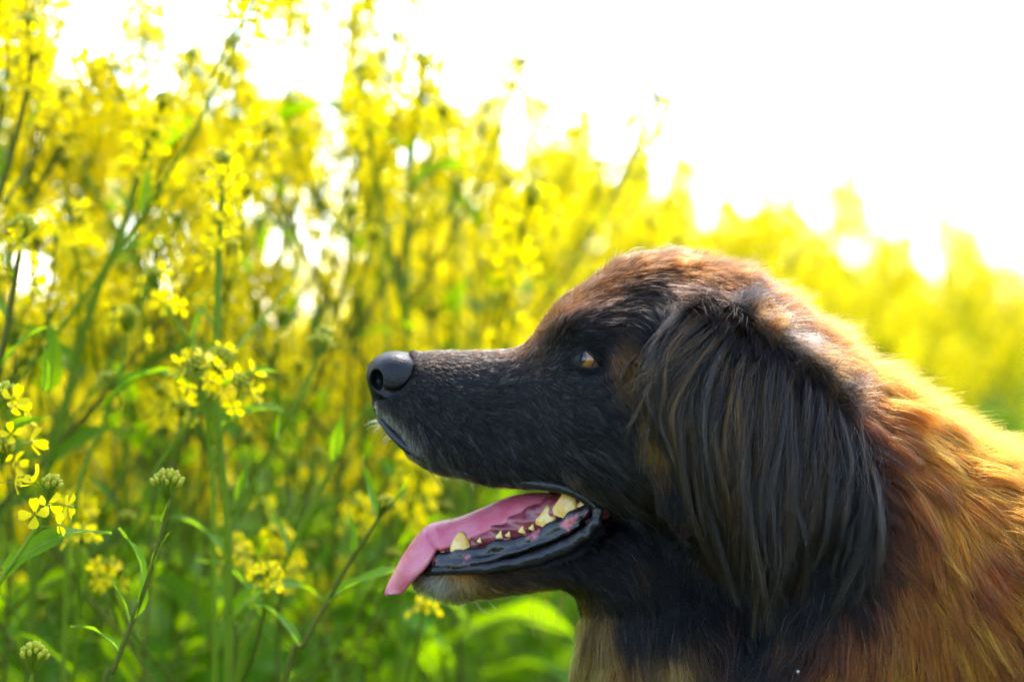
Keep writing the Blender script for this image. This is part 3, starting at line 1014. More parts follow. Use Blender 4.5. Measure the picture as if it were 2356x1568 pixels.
# ---- long ear hair: guide strands (u, v) from the ear's top edge down
GUIDES = [
    [(1590, 672), (1535, 730), (1500, 800), (1484, 880), (1488, 940), (1496, 985)],
    [(1635, 672), (1560, 735), (1512, 815), (1498, 890), (1520, 985), (1560, 1070)],
    [(1690, 690), (1600, 750), (1542, 820), (1516, 890), (1528, 980), (1560, 1065)],
    [(1712, 706), (1630, 775), (1575, 850), (1552, 950), (1566, 1070), (1602, 1180)],
    [(1728, 722), (1660, 800), (1622, 900), (1612, 1030), (1630, 1190), (1672, 1330)],
    [(1745, 735), (1690, 830), (1660, 950), (1650, 1100), (1672, 1270), (1722, 1410)],
    [(1768, 752), (1722, 860), (1698, 990), (1690, 1140), (1710, 1310), (1746, 1450)],
    [(1795, 772), (1762, 880), (1742, 1020), (1738, 1180), (1746, 1330), (1760, 1480)],
    [(1822, 792), (1802, 900), (1788, 1040), (1782, 1190), (1776, 1330), (1768, 1470)],
    [(1850, 812), (1846, 915), (1838, 1050), (1828, 1180), (1808, 1310), (1782, 1430)],
    [(1876, 832), (1886, 930), (1884, 1050), (1868, 1170), (1842, 1280), (1806, 1380)],
    [(1900, 855), (1922, 945), (1926, 1050), (1908, 1150), (1880, 1240), (1846, 1320)],
    [(1918, 880), (1952, 970), (1962, 1070), (1946, 1170), (1920, 1260), (1890, 1340)],
    [(1930, 905), (1978, 1000), (1998, 1110), (1992, 1220), (1968, 1330), (1930, 1420)],
    [(1938, 925), (2000, 1030), (2032, 1150), (2036, 1270), (2015, 1380), (1978, 1470)]]
GW = [(-205, -242, -262, -262, -252, -240)] * 2 + [(-205, -255, -285, -292, -285, -270)] * 3 + [(-200, -258, -292, -302, -296, -280)] * 6 + [(-195, -250, -284, -296, -290, -275)] * 3 + [(-190, -240, -270, -284, -282, -272)]
gk = 13
GC = np.stack([spline(np.column_stack([np.array(g, float), np.array(w_, float)]), gk) for g, w_ in zip(GUIDES, GW)])
for gi in range(len(GC)):
    for j in range(gk):
        GC[gi, j] = near(*GC[gi, j])


def ear_hair(n, seed, n_lock, tip, depth, spread, len_rng, rad, gold, wave, t0max, frizz, black=1.0, back=0.0, drift_k=.9):
    r = np.random.default_rng(seed)
    M1 = len(GC) - 1.001
    lk = np.clip((np.arange(n_lock) + r.uniform(0, 1, n_lock)) / n_lock * M1, 0, M1)
    lock_len = r.uniform(*len_rng, n_lock)
    lock_t0 = r.uniform(0, t0max, n_lock) * (r.random(n_lock) < .7)
    lock_w = r.uniform(-1, 1, n_lock)
    amp = r.normal(0, 1, (n_lock, 6))
    lock_c = r.random(n_lock)
    lock_v = np.exp(r.normal(0, .5, n_lock))
    size = r.uniform(.4, 1.5, n_lock)
    li = r.choice(n_lock, n, p=size / size.sum())
    t = np.linspace(0, 1, gk)
    ox = r.normal(0, 1, n) * spread * size[li]
    oz = r.normal(0, 1, n) * 7
    # lock centre lines, swaying together with their neighbours and a little on their own
    lx = lk[:, None]
    flow = np.sin(lx * 1.1 + t * 2.6) + .8 * np.sin(lx * 2.7 - t * 4.5 + 1) + .5 * np.sin(lx * 5.3 + t * 6)
    sway = wave * t ** .7 * (.55 * flow + .8 * amp[:, 0:1] * np.sin(t * 3.4 + amp[:, 1:2] * 2) + .55 * amp[:, 2:3] * np.sin(t * 9 + amp[:, 3:4] * 3))
    bulge = -depth * lock_w[:, None] * np.sin(np.clip(t * 2.2, 0, 1.7)) + 9 * amp[:, 4:5] * np.sin(t * 5 + amp[:, 5:6] * 2) * t + back
    fan = (1 - np.clip(tip * np.clip(r.normal(1, .15, n), .3, 1.1), 0, .97)[:, None] * (t ** 1.6)[None]) * (.55 + .45 * np.sin(np.clip(t * 3, 0, 1.57)))[None]
    drift = r.normal(0, drift_k, n_lock)
    x = np.clip(lk[li][:, None] + drift[li][:, None] * (t ** 1.2)[None] + ox[:, None] * fan, 0, M1)
    i0 = x.astype(int); f = (x - i0)[:, :, None]
    kk = np.arange(gk)[None, :]
    X = GC[i0, kk] * (1 - f) + GC[i0 + 1, kk] * f
    X[:, :, 0] += sway[li]
    X[:, :, 1] += 5 * amp[li, 4:5] * t
    X[:, :, 2] += bulge[li] + oz[:, None] * fan
    t0 = np.clip(lock_t0[li] + np.abs(r.normal(0, .05, n)), 0, .7)
    Lk = np.clip(lock_len[li] - np.abs(r.normal(0, .16, n)), .25, 1.0)
    q = np.clip((t0[:, None] + t[None, :] * np.maximum(Lk - t0, .2)[:, None]) * (gk - 1), 0, gk - 1.001)
    a = q.astype(int); b = (q - a)[:, :, None]
    ii = np.arange(n)[:, None]
    X = X[ii, a] * (1 - b) + X[ii, a + 1] * b
    X[:, :, 2] += (np.where(t0 > .02, 40, 10) + 10)[:, None] * np.exp(-t * 6)[None]     # roots tucked under the locks above
    ph = r.uniform(0, 6.28, (n, 1)); am = np.abs(r.normal(0, frizz, (n, 1)))
    fq = r.uniform(3, 10, (n, 1))
    X[:, :, 0] += am * np.sin(t[None] * fq + ph) * t[None]
    X[:, :, 2] += am * np.cos(t[None] * fq + ph) * t[None]
    C = np.tile(np.array([0.0060, 0.0046, 0.0038]) * black, (n, 1)) * (np.exp(r.normal(-.3, .85, n)) * lock_v[li])[:, None]
    xs = lk[li][:, None]
    front = np.exp(-((xs - 4.0) / 2.6) ** 2)
    g = (r.random(n) < gold * (.35 + 1.3 * (lock_c[li] < .4)))[:, None] * np.clip(r.normal(.55, .3, n), 0, 1)[:, None]
    g = np.clip(g * (.35 + front), 0, 1) * (black > .5)
    C = C * (1 - g) + np.array([0.17, 0.060, 0.008]) * g
    gr = ((lock_c[li] > .74) * (r.random(n) < .4))[:, None] * .5 * (black > .5)  # grey coloured into some fibres to stand for sheen highlights on the locks
    C = C * (1 - gr) + np.array([0.075, 0.060, 0.050]) * gr
    return X, C, rad * np.exp(r.normal(0, .2, n))


m_earfur = hair_material("ear_hair", .26, .34, 1.38)
for args in ((int(9000 * FR), 41, 60, .3, 6, .35, (.8, 1.0), .2, 0, 10, .1, 3, .35, 20),  # under layer: shade of the gaps between locks put into its near-black colour
             (int(13000 * FR), 42, 84, .66, 24, .15, (.5, 1.05), .16, .42, 25, .35, 5.5),
             (int(7000 * FR), 45, 200, .7, 30, .08, (.4, 1.05), .15, .42, 30, .6, 6.5),
             (int(1300 * FR), 43, 400, .2, 36, .4, (.5, 1.0), .10, .5, 44, .3, 13)):
    X, C, R = ear_hair(*args)
    make_hair("ear_fur", X, C, R, dog, m_earfur, taper=.35)

# tufts thrown up along the parting above the ear
r = np.random.default_rng(61)
root_line = np.array([g[0] for g in GUIDES], float)
nt_ = 3400
lines_x = r.uniform(1.0, len(root_line) - 1.01, nt_)
tuft = np.floor(lines_x * 4.2).astype(int)
ta = np.random.default_rng(62).uniform(-.95, .6, 200)[tuft] + r.normal(0, .22, nt_)
tl = np.random.default_rng(63).uniform(30, 95, 200)[tuft] * np.clip(r.normal(1, .2, nt_), .4, 1.5)
i0 = lines_x.astype(int); f = (lines_x - i0)[:, None]
RP = root_line[i0] * (1 - f) + root_line[i0 + 1] * f + r.normal(0, 9, (nt_, 2)) + np.array([4, 8])
k = 7
t = np.linspace(0, 1, k)
bend = np.random.default_rng(64).normal(.5, .8, 200)[tuft]
angs = ta[:, None] + bend[:, None] * t[None] * 1.2
X = np.zeros((nt_, k, 3))
X[:, 0, 0], X[:, 0, 1] = RP[:, 0], RP[:, 1]
X[:, 0, 2] = -np.interp(lines_x, [0, 6, 13], [190, 205, 215]) + r.normal(0, 14, nt_)
for i in range(1, k):
    X[:, i, 0] = X[:, i - 1, 0] + np.cos(angs[:, i]) * tl / (k - 1)
    X[:, i, 1] = X[:, i - 1, 1] + np.sin(angs[:, i]) * tl / (k - 1)
    X[:, i, 2] = X[:, i - 1, 2] - 5 * (1 - t[i]) + r.normal(0, 1.5, nt_)
for i in range(k):
    kf = (DOG_Y + X[:, i, 2] * S) / DOG_Y
    X[:, i, 0] = 1178 + (X[:, i, 0] - 1178) * kf
    X[:, i, 1] = 784 + (X[:, i, 1] - 784) * kf
cc = np.random.default_rng(65).random(200)[tuft][:, None]
C = np.where(cc < .4, BLACK * 1.6, np.where(cc < .75, BROWN * .8, np.array([0.09, 0.06, 0.04]))) * np.exp(r.normal(0, .35, nt_))[:, None]
make_hair("ear_fur", X, C, np.full(nt_, .12), dog, m_fur, taper=.3)

# ---- loose tufts under the jaw and behind the skull, whiskers
r = np.random.default_rng(77)


def strand_set(guides, n, sp, wmean, wsd, col, rad, name, mat, k=9):
    X = np.zeros((n, k, 3))
    for i in range(n):
        g = spline(np.array(guides[r.integers(len(guides))], float), k)
        ln = r.uniform(.6, 1.1)
        t = np.linspace(0, 1, k)
        g = np.stack([np.interp(np.clip(t * ln, 0, 1), t, g[:, 0]), np.interp(np.clip(t * ln, 0, 1), t, g[:, 1])], 1)
        off = r.normal(0, sp, 2)
        w = r.normal(wmean, wsd)
        X[i, :, 0] = g[:, 0] + off[0] * (.4 + t) + r.normal(0, 3) * np.sin(t * 4)
        X[i, :, 1] = g[:, 1] + off[1] * .5
        X[i, :, 2] = w + r.normal(0, 10) * t
    C = np.array(col)[None] * np.clip(r.normal(1, .2, n), .5, 1.5)[:, None]
    return make_hair(name, X, C, np.full(n, rad), dog, mat, taper=.4)


strand_set([[(1232, 1352), (1222, 1400), (1226, 1445), (1244, 1476)], [(1262, 1350), (1250, 1400), (1252, 1440), (1270, 1485)], [(1300, 1355), (1288, 1410), (1282, 1450), (1292, 1490)]],
           30, 7, -20, 30, TAN * .8, .06, "throat_fur", m_fur)
strand_set([[(1120, 1370), (1140, 1392), (1175, 1402), (1215, 1402)], [(1095, 1372), (1110, 1392), (1135, 1402), (1150, 1406)]], 3, 3, -60, 10, GREY * 1.2, .13, "whisker", m_fur)
WH = []
for _ in range(16):
    u0 = r.uniform(985, 1070); v0 = np.interp(u0, [985, 1070], [1340, 1376])
    a = np.interp(u0, [985, 1070], [2.2, 1.35]) + r.normal(0, .2)
    L = r.uniform(28, 62)
    WH.append([(u0, v0), (u0 + L * .5 * math.cos(a), v0 + L * .5 * math.sin(a)), (u0 + L * math.cos(a) + 4, v0 + L * math.sin(a) * .95)])
strand_set(WH, 26, 2, -10, 35, GREY * 1.3, .10, "whisker", m_fur, k=6)
WH = []
for _ in range(26):
    u0 = r.uniform(862, 905); v0 = np.interp(u0, [862, 905], [958, 1005])
    a = 2.55 + r.normal(0, .3)
    L = r.uniform(14, 36)
    WH.append([(u0, v0), (u0 + L * .5 * math.cos(a), v0 + L * .5 * math.sin(a)), (u0 + L * math.cos(a), v0 + L * math.sin(a) + 4)])
strand_set(WH, 34, 2, 0, 22, GREY * 1.3, .10, "whisker", m_fur, k=6)
WH = []
for _ in range(22):
    u0 = r.uniform(915, 1110); v0 = np.interp(u0, [915, 1000, 1110], [1015, 1070, 1098])
    L = r.uniform(18, 48)
    WH.append([(u0, v0 - 4), (u0 + L * .2, v0 + L * .5), (u0 + L * .3 + r.normal(0, 5), v0 + L)])
strand_set(WH, 90, 4, 60, 18, PALE * 1.1, .10, "whisker", m_fur, k=6)

WH = []
for _ in range(12):
    u0 = r.uniform(950, 1090); v0 = r.uniform(960, 1055)
    a = r.normal(1.05, .35); L = r.uniform(50, 120)
    WH.append([(u0, v0), (u0 + L * .5 * math.cos(a), v0 + L * .45 * math.sin(a)), (u0 + L * math.cos(a - .25), v0 + L * math.sin(a - .1))])
strand_set(WH, 14, 2, -150, 12, np.array([.06, .055, .05]), .12, "whisker", m_fur, k=7)

# ---- collar, sunk in the ruff
m_collar = principled("collar_leather", (0.012, 0.011, 0.010), .5, .4, bump=(300, .4, .001))
m_metal = principled("collar_metal", (0.32, 0.30, 0.28), .35, .5)
for nd in m_metal.node_tree.nodes:
    if nd.type == 'BSDF_PRINCIPLED':
        nd.inputs["Metallic"].default_value = 1.0
collar = empty("dog_collar", DOG_BASE + Vector(to_local(np.array([[1760, 1500, 0]]))[0]))
tag(collar, "narrow dark strap with a small metal stud, half hidden in the dog's neck fur", "dog collar")
cb = np.array(to_local(np.array([[1760, 1500, 0]]))[0])
# ring round the lower neck in a tilted plane: from (2090,1380) on the near side forward and down to the chest
cpts = []
for i in range(49):
    a = 2 * math.pi * i / 48
    cu0 = 1790 + 200 * math.cos(a); cv0 = 1480 - 362 * math.cos(a)
    cpts.append((cu0, cv0 + 60, 286 * math.sin(a)))
CP = np.array(cpts)
ax = np.array([.87, .49, 0])
CV = []; CF = []
for i, p in enumerate(CP[:-1]):
    rad_d = p - np.array([1790, 1540, 0]); rad_d /= np.linalg.norm(rad_d)
    for da, dr in ((-24, 0), (24, 0), (24, 9), (-24, 9)):
        CV.append(p + ax * da + rad_d * dr)
for i in range(48):
    for j in range(4):
        a, b = i * 4 + j, i * 4 + (j + 1) % 4
        c, d = ((i + 1) % 48) * 4 + (j + 1) % 4, ((i + 1) % 48) * 4 + j
        CF.append((a, b, c, d))
link(bpy.data.objects.new("strap", mesh_data("strap", to_local(np.array(CV)) - cb, CF, (m_collar,), smooth=False)), collar)
sv, sf = uvsphere(12, 8)
pp = np.array(near(1836, 1545, -322))
link(bpy.data.objects.new("stud", mesh_data("stud", to_local(sv * np.array([4, 6, 4]) + pp) - cb, sf, (m_metal,))), collar)
# ================================================================== the field
m_petal = thin_leaf("rape_petal", (0.86, 0.69, 0.001), (0.90, 0.74, 0.002), (0.96, 0.81, 0.001), .62, rough=.5, spec=.25, scale=120, var=.08)
m_petal_far = thin_leaf("rape_petal_mass", (0.86, 0.69, 0.001), (0.90, 0.74, 0.002), (0.96, 0.81, 0.001), .62, rough=.5, spec=.25, scale=6, var=.0)
m_bud = thin_leaf("rape_bud", (0.34, 0.40, 0.02), (0.48, 0.46, 0.02), (0.45, 0.48, 0.02), .25, rough=.5, scale=200, var=.12)
m_stem = thin_leaf("rape_stem", (0.11, 0.20, 0.008), (0.18, 0.25, 0.010), (0.42, 0.58, 0.002), .4, rough=.5, spec=.25, scale=60, var=.18)
m_stem_red = thin_leaf("rape_stem_reddish", (0.075, 0.11, 0.008), (0.13, 0.12, 0.015), (0.26, 0.32, 0.005), .2, rough=.5, spec=.15, scale=50, var=.15)
m_leaf = thin_leaf("rape_leaf", (0.028, 0.12, 0.003), (0.06, 0.18, 0.004), (0.42, 0.70, 0.001), .55, rough=.55, spec=.10, scale=45, var=.25)
m_rib = thin_leaf("rape_leaf_rib", (0.20, 0.30, 0.06), (0.26, 0.36, 0.08), (0.30, 0.42, 0.05), .2, rough=.5, scale=60, var=.1)


def rotz_to(d):
    """3x3 whose Z column is d"""
    d = np.asarray(d, float); d = d / np.linalg.norm(d)
    a = np.array([1.0, 0, 0]) if abs(d[0]) < .8 else np.array([0, 1.0, 0])
    x = np.cross(a, d); x /= np.linalg.norm(x)
    return np.stack([x, np.cross(d, x), d], 1)


def petal_geo(L=.0105, Wd=.0082, cup=.35, rows=5, cols=3, curl=.2, twist=0.0):
    """petal pointing along +X from the flower's centre, its face towards +Z"""
    V = []; F = []
    for i in range(rows):
        f = i / (rows - 1)
        wd = Wd * (.16 + .84 * math.sin(min(1, f * 1.12) ** 1.3 * math.pi * .62)) * (1 if f < .95 else .72)
        x = .0012 + L * f
        z = L * (cup * f * f - curl * max(0, f - .55) ** 2 * 2.2)
        for j in range(cols):
            a = -1 + 2 * j / (cols - 1)
            V.append((x, a * wd / 2, z + .0012 * a * a * f + twist * a * wd * .4 * f))
    for i in range(rows - 1):
        for j in range(cols - 1):
            a = i * cols + j
            F.append((a, a + cols, a + cols + 1, a + 1))
    return np.array(V), F


def ball(c, r, k=6, rows=4, stretch=1.0, d=(0, 0, 1)):
    V = []; F = []
    M = rotz_to(d)
    for i in range(rows + 1):
        th = math.pi * i / rows
        for j in range(k):
            ph = 2 * math.pi * j / k
            V.append((r * math.sin(th) * math.cos(ph), r * math.sin(th) * math.sin(ph), r * stretch * math.cos(th)))
    for i in range(rows):
        for j in range(k):
            F.append((i * k + j, (i + 1) * k + j, (i + 1) * k + (j + 1) % k, i * k + (j + 1) % k))
    return np.array(V) @ M.T + np.asarray(c, float), F


PED = .017


def flower_core(g, pm=1, cm=2, off=np.zeros(3), M=np.eye(3), ped=PED):
    pts = np.array([(0, 0, 0), (.0012, 0, ped * .5), (0, 0, ped)])
    v, f = tube(pts, [.0006, .0005, .0007], 4, cap=False)
    g.add(v @ M.T + off, f, pm)
    v, f = ball((0, 0, ped + .001), .0015, 5, 3, 1.6)
    g.add(v @ M.T + off, f, cm)
    for k in range(4):
        a = k * math.pi / 2 + .7
        p = np.array([(0, 0, ped), (.0018 * math.cos(a), .0018 * math.sin(a), ped + .0045)])
        v, f = tube(p, [.00035, .0006], 3, cap=False)
        g.add(v @ M.T + off, f, cm)


def flower_full(g, M, off, r, size=1.0, simple=False):
    """a whole open flower with its stalk, joined"""
    if simple:
        v, f = tube(np.array([(0, 0, 0), (0, 0, PED)]), [.0007, .0006], 3, cap=False)
        g.add(v @ M.T * size + off, f, 1)
    else:
        flower_core(g, 1, 2, off, M)
    cup = r.uniform(.1, .75)
    for k in range(4):
        a = k * math.pi / 2 + r.normal(0, .12)
        v, f = petal_geo(.0105 * size * r.uniform(.9, 1.1), .0086 * size, cup + r.normal(0, .1), 3 if simple else 5, 2 if simple else 3, .25, r.normal(0, .2))
        c, s_ = math.cos(a), math.sin(a)
        R = np.array([(c, -s_, 0), (s_, c, 0), (0, 0, 1)])
        g.add(((v @ R.T) + (0, 0, PED)) @ M.T + off, f, 0)


def bud_dome(g, r, n=14, rad=.009, h=.006, mi=2, base=np.zeros(3), rows=4):
    for i in range(n):
        a = i * 2.399
        q = math.sqrt((i + .5) / n)
        p = np.array([rad * q * math.cos(a), rad * q * math.sin(a), h * (1.2 - q * q)]) + base
        d = np.array([.7 * q * math.cos(a), .7 * q * math.sin(a), 1])
        v, f = ball(p, .0019 * r.uniform(.8, 1.2), 5, rows, 1.75, d)
        g.add(v, f, mi)
        v, f = tube(np.array([base + (0, 0, -.012), p - d / np.linalg.norm(d) * .002]), [.0006, .0005], 3, cap=False)
        g.add(v, f, 1)


def head_mesh(seed, nf, length=.07, buds=14, pods=4, simple=False):
    """a flower head: bud dome on top, open flowers round the axis, young pods below. Axis along +Z, top at z=0"""
    r = np.random.default_rng(seed)
    g = G()
    v, f = tube(np.array([(0, 0, -length - .05), (.001, 0, -length * .5), (0, 0, -.004)]), [.0017, .0014, .001], 4 if simple else 6)
    g.add(v, f, 1)
    bud_dome(g, r, buds if not simple else max(4, buds // 3), .009 if not simple else .007, rows=3)
    for i in range(nf):
        q = (i + .3) / nf
        a = i * 2.399 + r.normal(0, .3)
        z = -.004 - length * q ** 1.1
        el = np.interp(q, [0, 1], [.62, .10]) + r.normal(0, .15)
        d = np.array([math.cos(a) * math.cos(el), math.sin(a) * math.cos(el), math.sin(el)])
        flower_full(g, rotz_to(d), np.array([0, 0, z]), r, r.uniform(.9, 1.12), simple)
    for i in range(pods):
        a = r.uniform(0, 6.28); z = -length - .005 - .04 * i / max(pods, 1)
        d = np.array([math.cos(a), math.sin(a), .5])
        p = np.array([(0, 0, z), d * .015 + (0, 0, z), d * .024 + (0, 0, z + .022)])
        v, f = tube(p, [.0005, .0008, .0004], 3 if simple else 5)
        g.add(v, f, 1)
    return g


def leaf_geo(L, Wd, droop, seed, rows=10, cols=5, fold=.25, wave=.08):
    """leaf along +X, upper side +Z, joined to the stem at the origin"""
    r = np.random.default_rng(seed)
    V = []; F = []
    ph = r.uniform(0, 6)
    ang = .5; x = z = 0.0
    tw = r.normal(0, .25)
    prof = []
    for i in range(rows):
        f = i / (rows - 1)
        wd = Wd * (math.sin(min(1, f ** .72 + .10) * math.pi) ** .8 * .92 + .08 * (1 - f))
        prof.append((x, z, wd, ang, f))
        ang -= droop / rows * (1 + f)
        x += L / (rows - 1) * math.cos(ang); z += L / (rows - 1) * math.sin(ang)
    for x, z, wd, ang, f in prof:
        for j in range(cols):
            a = -1 + 2 * j / (cols - 1)
            up = fold * abs(a) * wd * .5 + wave * Wd * math.sin(f * 13 + ph + (2 if a > 0 else 0)) * a * a
            rr_ = tw * f
            yy = a * wd / 2
            V.append((x - math.sin(ang) * up, yy * math.cos(rr_) - up * math.sin(rr_), z + math.cos(ang) * up + yy * math.sin(rr_)))
    for i in range(rows - 1):
        for j in range(cols - 1):
            a = i * cols + j
            F.append((a, a + cols, a + cols + 1, a + 1))
    V = np.array(V)
    mid = V[[i * cols + cols // 2 for i in range(rows)]] - np.array([0, 0, .0008])
    return V, F, mid


def leaf_mesh(name, L, Wd, droop, seed):
    g = G()
    v, f, mid = leaf_geo(L, Wd, droop, seed)
    g.add(v, f, 0)
    v, f = tube(mid, np.linspace(.0016, .0004, len(mid)) * (L / .1) ** .5, 4, cap=False)
    g.add(v, f, 1)
    return g.data(name, (m_leaf, m_rib))


MATS = (m_petal, m_stem, m_bud)
HEADS = [head_mesh(100 + i, nf, ln, bd, pd).data("flower_head", MATS) for i, (nf, ln, bd, pd) in
         enumerate([(20, .065, 16, 4), (26, .08, 14, 6), (16, .05, 20, 3), (13, .04, 24, 2), (30, .10, 12, 8), (22, .07, 16, 5), (8, .03, 26, 1), (0, .02, 24, 0), (3, .02, 22, 0)])]
LEAVES = [leaf_mesh("leaf", L, W_, dr, 50 + i) for i, (L, W_, dr) in
          enumerate([(.10, .026, .7), (.13, .036, 1.0), (.16, .05, 1.3), (.07, .017, .4), (.19, .065, 1.5), (.055, .013, -.2)])]


def mat4(loc, M=None, s=1.0):
    m = np.eye(4)
    if M is not None:
        m[:3, :3] = M * s
    else:
        m[:3, :3] *= s
    m[:3, 3] = loc
    return Matrix(m.tolist())


def part(name, data, parent, m=None):
    o = bpy.data.objects.new(name, data)
    COL.objects.link(o)
    o.parent = parent
    if m is not None:
        o.matrix_local = m
    return o


def leaf_frame(az, pitch, roll=0.0):
    x = np.array([math.cos(az) * math.cos(pitch), math.sin(az) * math.cos(pitch), math.sin(pitch)])
    y = np.array([-math.sin(az), math.cos(az), 0])
    z = np.cross(x, y)
    c, s_ = math.cos(roll), math.sin(roll)
    return np.stack([x, y * c + z * s_, z * c - y * s_], 1)


def plan_plant(seed, H):
    """a branching plant: list of tubes, heads (pos, dir, kind, size) and leaves (pos, frame, kind, size) in local metres"""
    r = np.random.default_rng(seed)
    lean = r.normal(0, .07, 2)
    n = 9
    t = np.linspace(0, 1, n)
    wob = r.normal(0, .012, (n, 2)).cumsum(0) * .6
    main = np.stack([lean[0] * H * t ** 1.6 + wob[:, 0], lean[1] * H * t ** 1.6 + wob[:, 1], H * t], 1)
    main[0, :2] = 0
    tubes = [(spline(main, 16), np.linspace(.0048, .0015, 16))]
    heads = [(main[-1], main[-1] - main[-2], int(r.integers(0, 6)), r.uniform(.95, 1.25))]
    leaves = []
    nb = int(r.integers(5, 9))
    az = r.uniform(0, 6.28)
    for i in range(nb):
        f = np.interp(i, [0, nb - 1], [.42, .86]) + r.normal(0, .02)
        p = np.array([np.interp(f, t, main[:, k]) for k in range(3)])
        az += 2.4 + r.normal(0, .3)
        Lb = H * (1.02 - f) * r.uniform(.32, .92) + .03
        sp = r.uniform(.4, .95)
        e = np.array([math.cos(az), math.sin(az)])
        q = [p, p + np.array([*(e * Lb * sp * .45), Lb * .35]), p + np.array([*(e * Lb * sp * .8), Lb * .7]), p + np.array([*(e * Lb * sp), Lb])]
        c = spline(np.array(q), 8)
        tubes.append((c, np.linspace(.0030, .0013, 8)))
        heads.append((c[-1], c[-1] - c[-2], int(r.integers(0, 7)), r.uniform(.8, 1.15)))
        leaves.append((p, leaf_frame(az + r.normal(0, .3), r.uniform(-.1, .5), r.normal(0, .3)), int(r.choice([0, 1, 3, 3, 5])), r.uniform(.8, 1.2)))
        if Lb > .25 and r.random() < .7:
            leaves.append((c[4], leaf_frame(az + r.normal(0, .8), r.uniform(.1, .8), r.normal(0, .4)), int(r.choice([3, 5])), r.uniform(.7, 1.1)))
    for i in range(int(r.integers(4, 7))):
        f = r.uniform(.12, .5)
        p = np.array([np.interp(f, t, main[:, k]) for k in range(3)])
        leaves.append((p, leaf_frame(r.uniform(0, 6.28), r.uniform(-.2, .5), r.normal(0, .3)), int(r.choice([1, 2, 2, 4])), r.uniform(.9, 1.35)))
    return tubes, heads, leaves


class Kind:
    pass


KINDS = []
for i in range(9):
    tb, hd, lv = plan_plant(300 + i, 1.0)
    k = Kind()
    g = G()
    for c, rad in tb:
        v, f = tube(c, rad, 6)
        g.add(v, f, 0)
    k.stem = g.data("stem", (m_stem if i % 3 else m_stem_red,))
    k.heads, k.leaves, k.tubes = hd, lv, tb
    KINDS.append(k)


def place_plant(kind, loc, H, rz, label, group, name="rapeseed_plant", bloom=1.0):
    root = empty(name, loc)
    root.rotation_euler = (0, 0, rz)
    root.scale = (1, 1, 1)
    tag(root, label, "rapeseed plant", group)
    part("stem", kind.stem, root, mat4((0, 0, 0), np.diag([1.0, 1.0, H])))
    for p, d, hk, s_ in kind.heads:
        q = np.array([p[0], p[1], p[2] * H])
        part("flower_head", HEADS[hk], root, mat4(q, rotz_to(d / np.linalg.norm(d)), s_ * bloom))
    for p, M, lk, s_ in kind.leaves:
        part("leaf", LEAVES[lk], root, mat4((p[0], p[1], p[2] * H), M, s_))
    return root


# ---- hero plants next to the dog, one by one
def at(px, py, Y):
    k = 36.0 / LENS * Y / 2356.0
    return np.array([(px - 1178) * k, Y, CAM_H + (784 - py) * k])


PETALS = [mesh_data("petal", *petal_geo(.0108, .0088, c, 5, 3, .25, tw), (m_petal,)) for c, tw in ((.15, .1), (.4, -.15), (.7, .1))]
g = G(); flower_core(g, 0, 1)
CORE = g.data("flower", (m_stem, m_bud))
# bud_dome uses index 1 for the stalks: give both materials
BUD_ME = []
for i, (n, rad) in enumerate(((14, .0075), (20, .0095), (26, .012))):
    g = G(); r_ = np.random.default_rng(500 + i)
    bud_dome(g, r_, n, rad, rad * .8, 0)
    BUD_ME.append(g.data("bud_cluster", (m_bud, m_stem)))


def hero_flower(root, pos, d, kind, roll, s_=1.0):
    M = rotz_to(d)
    c, sn = math.cos(roll), math.sin(roll)
    M = M @ np.array([(c, -sn, 0), (sn, c, 0), (0, 0, 1)])
    fl = part("flower", CORE, root, mat4(pos, M, s_))
    for k in range(4):
        a = k * math.pi / 2 + random.gauss(0, .08)
        Rm = np.array([(math.cos(a), -math.sin(a), 0), (math.sin(a), math.cos(a), 0), (0, 0, 1)])
        part("petal", PETALS[kind], fl, mat4((0, 0, PED), Rm, random.uniform(.92, 1.08)))
    return fl


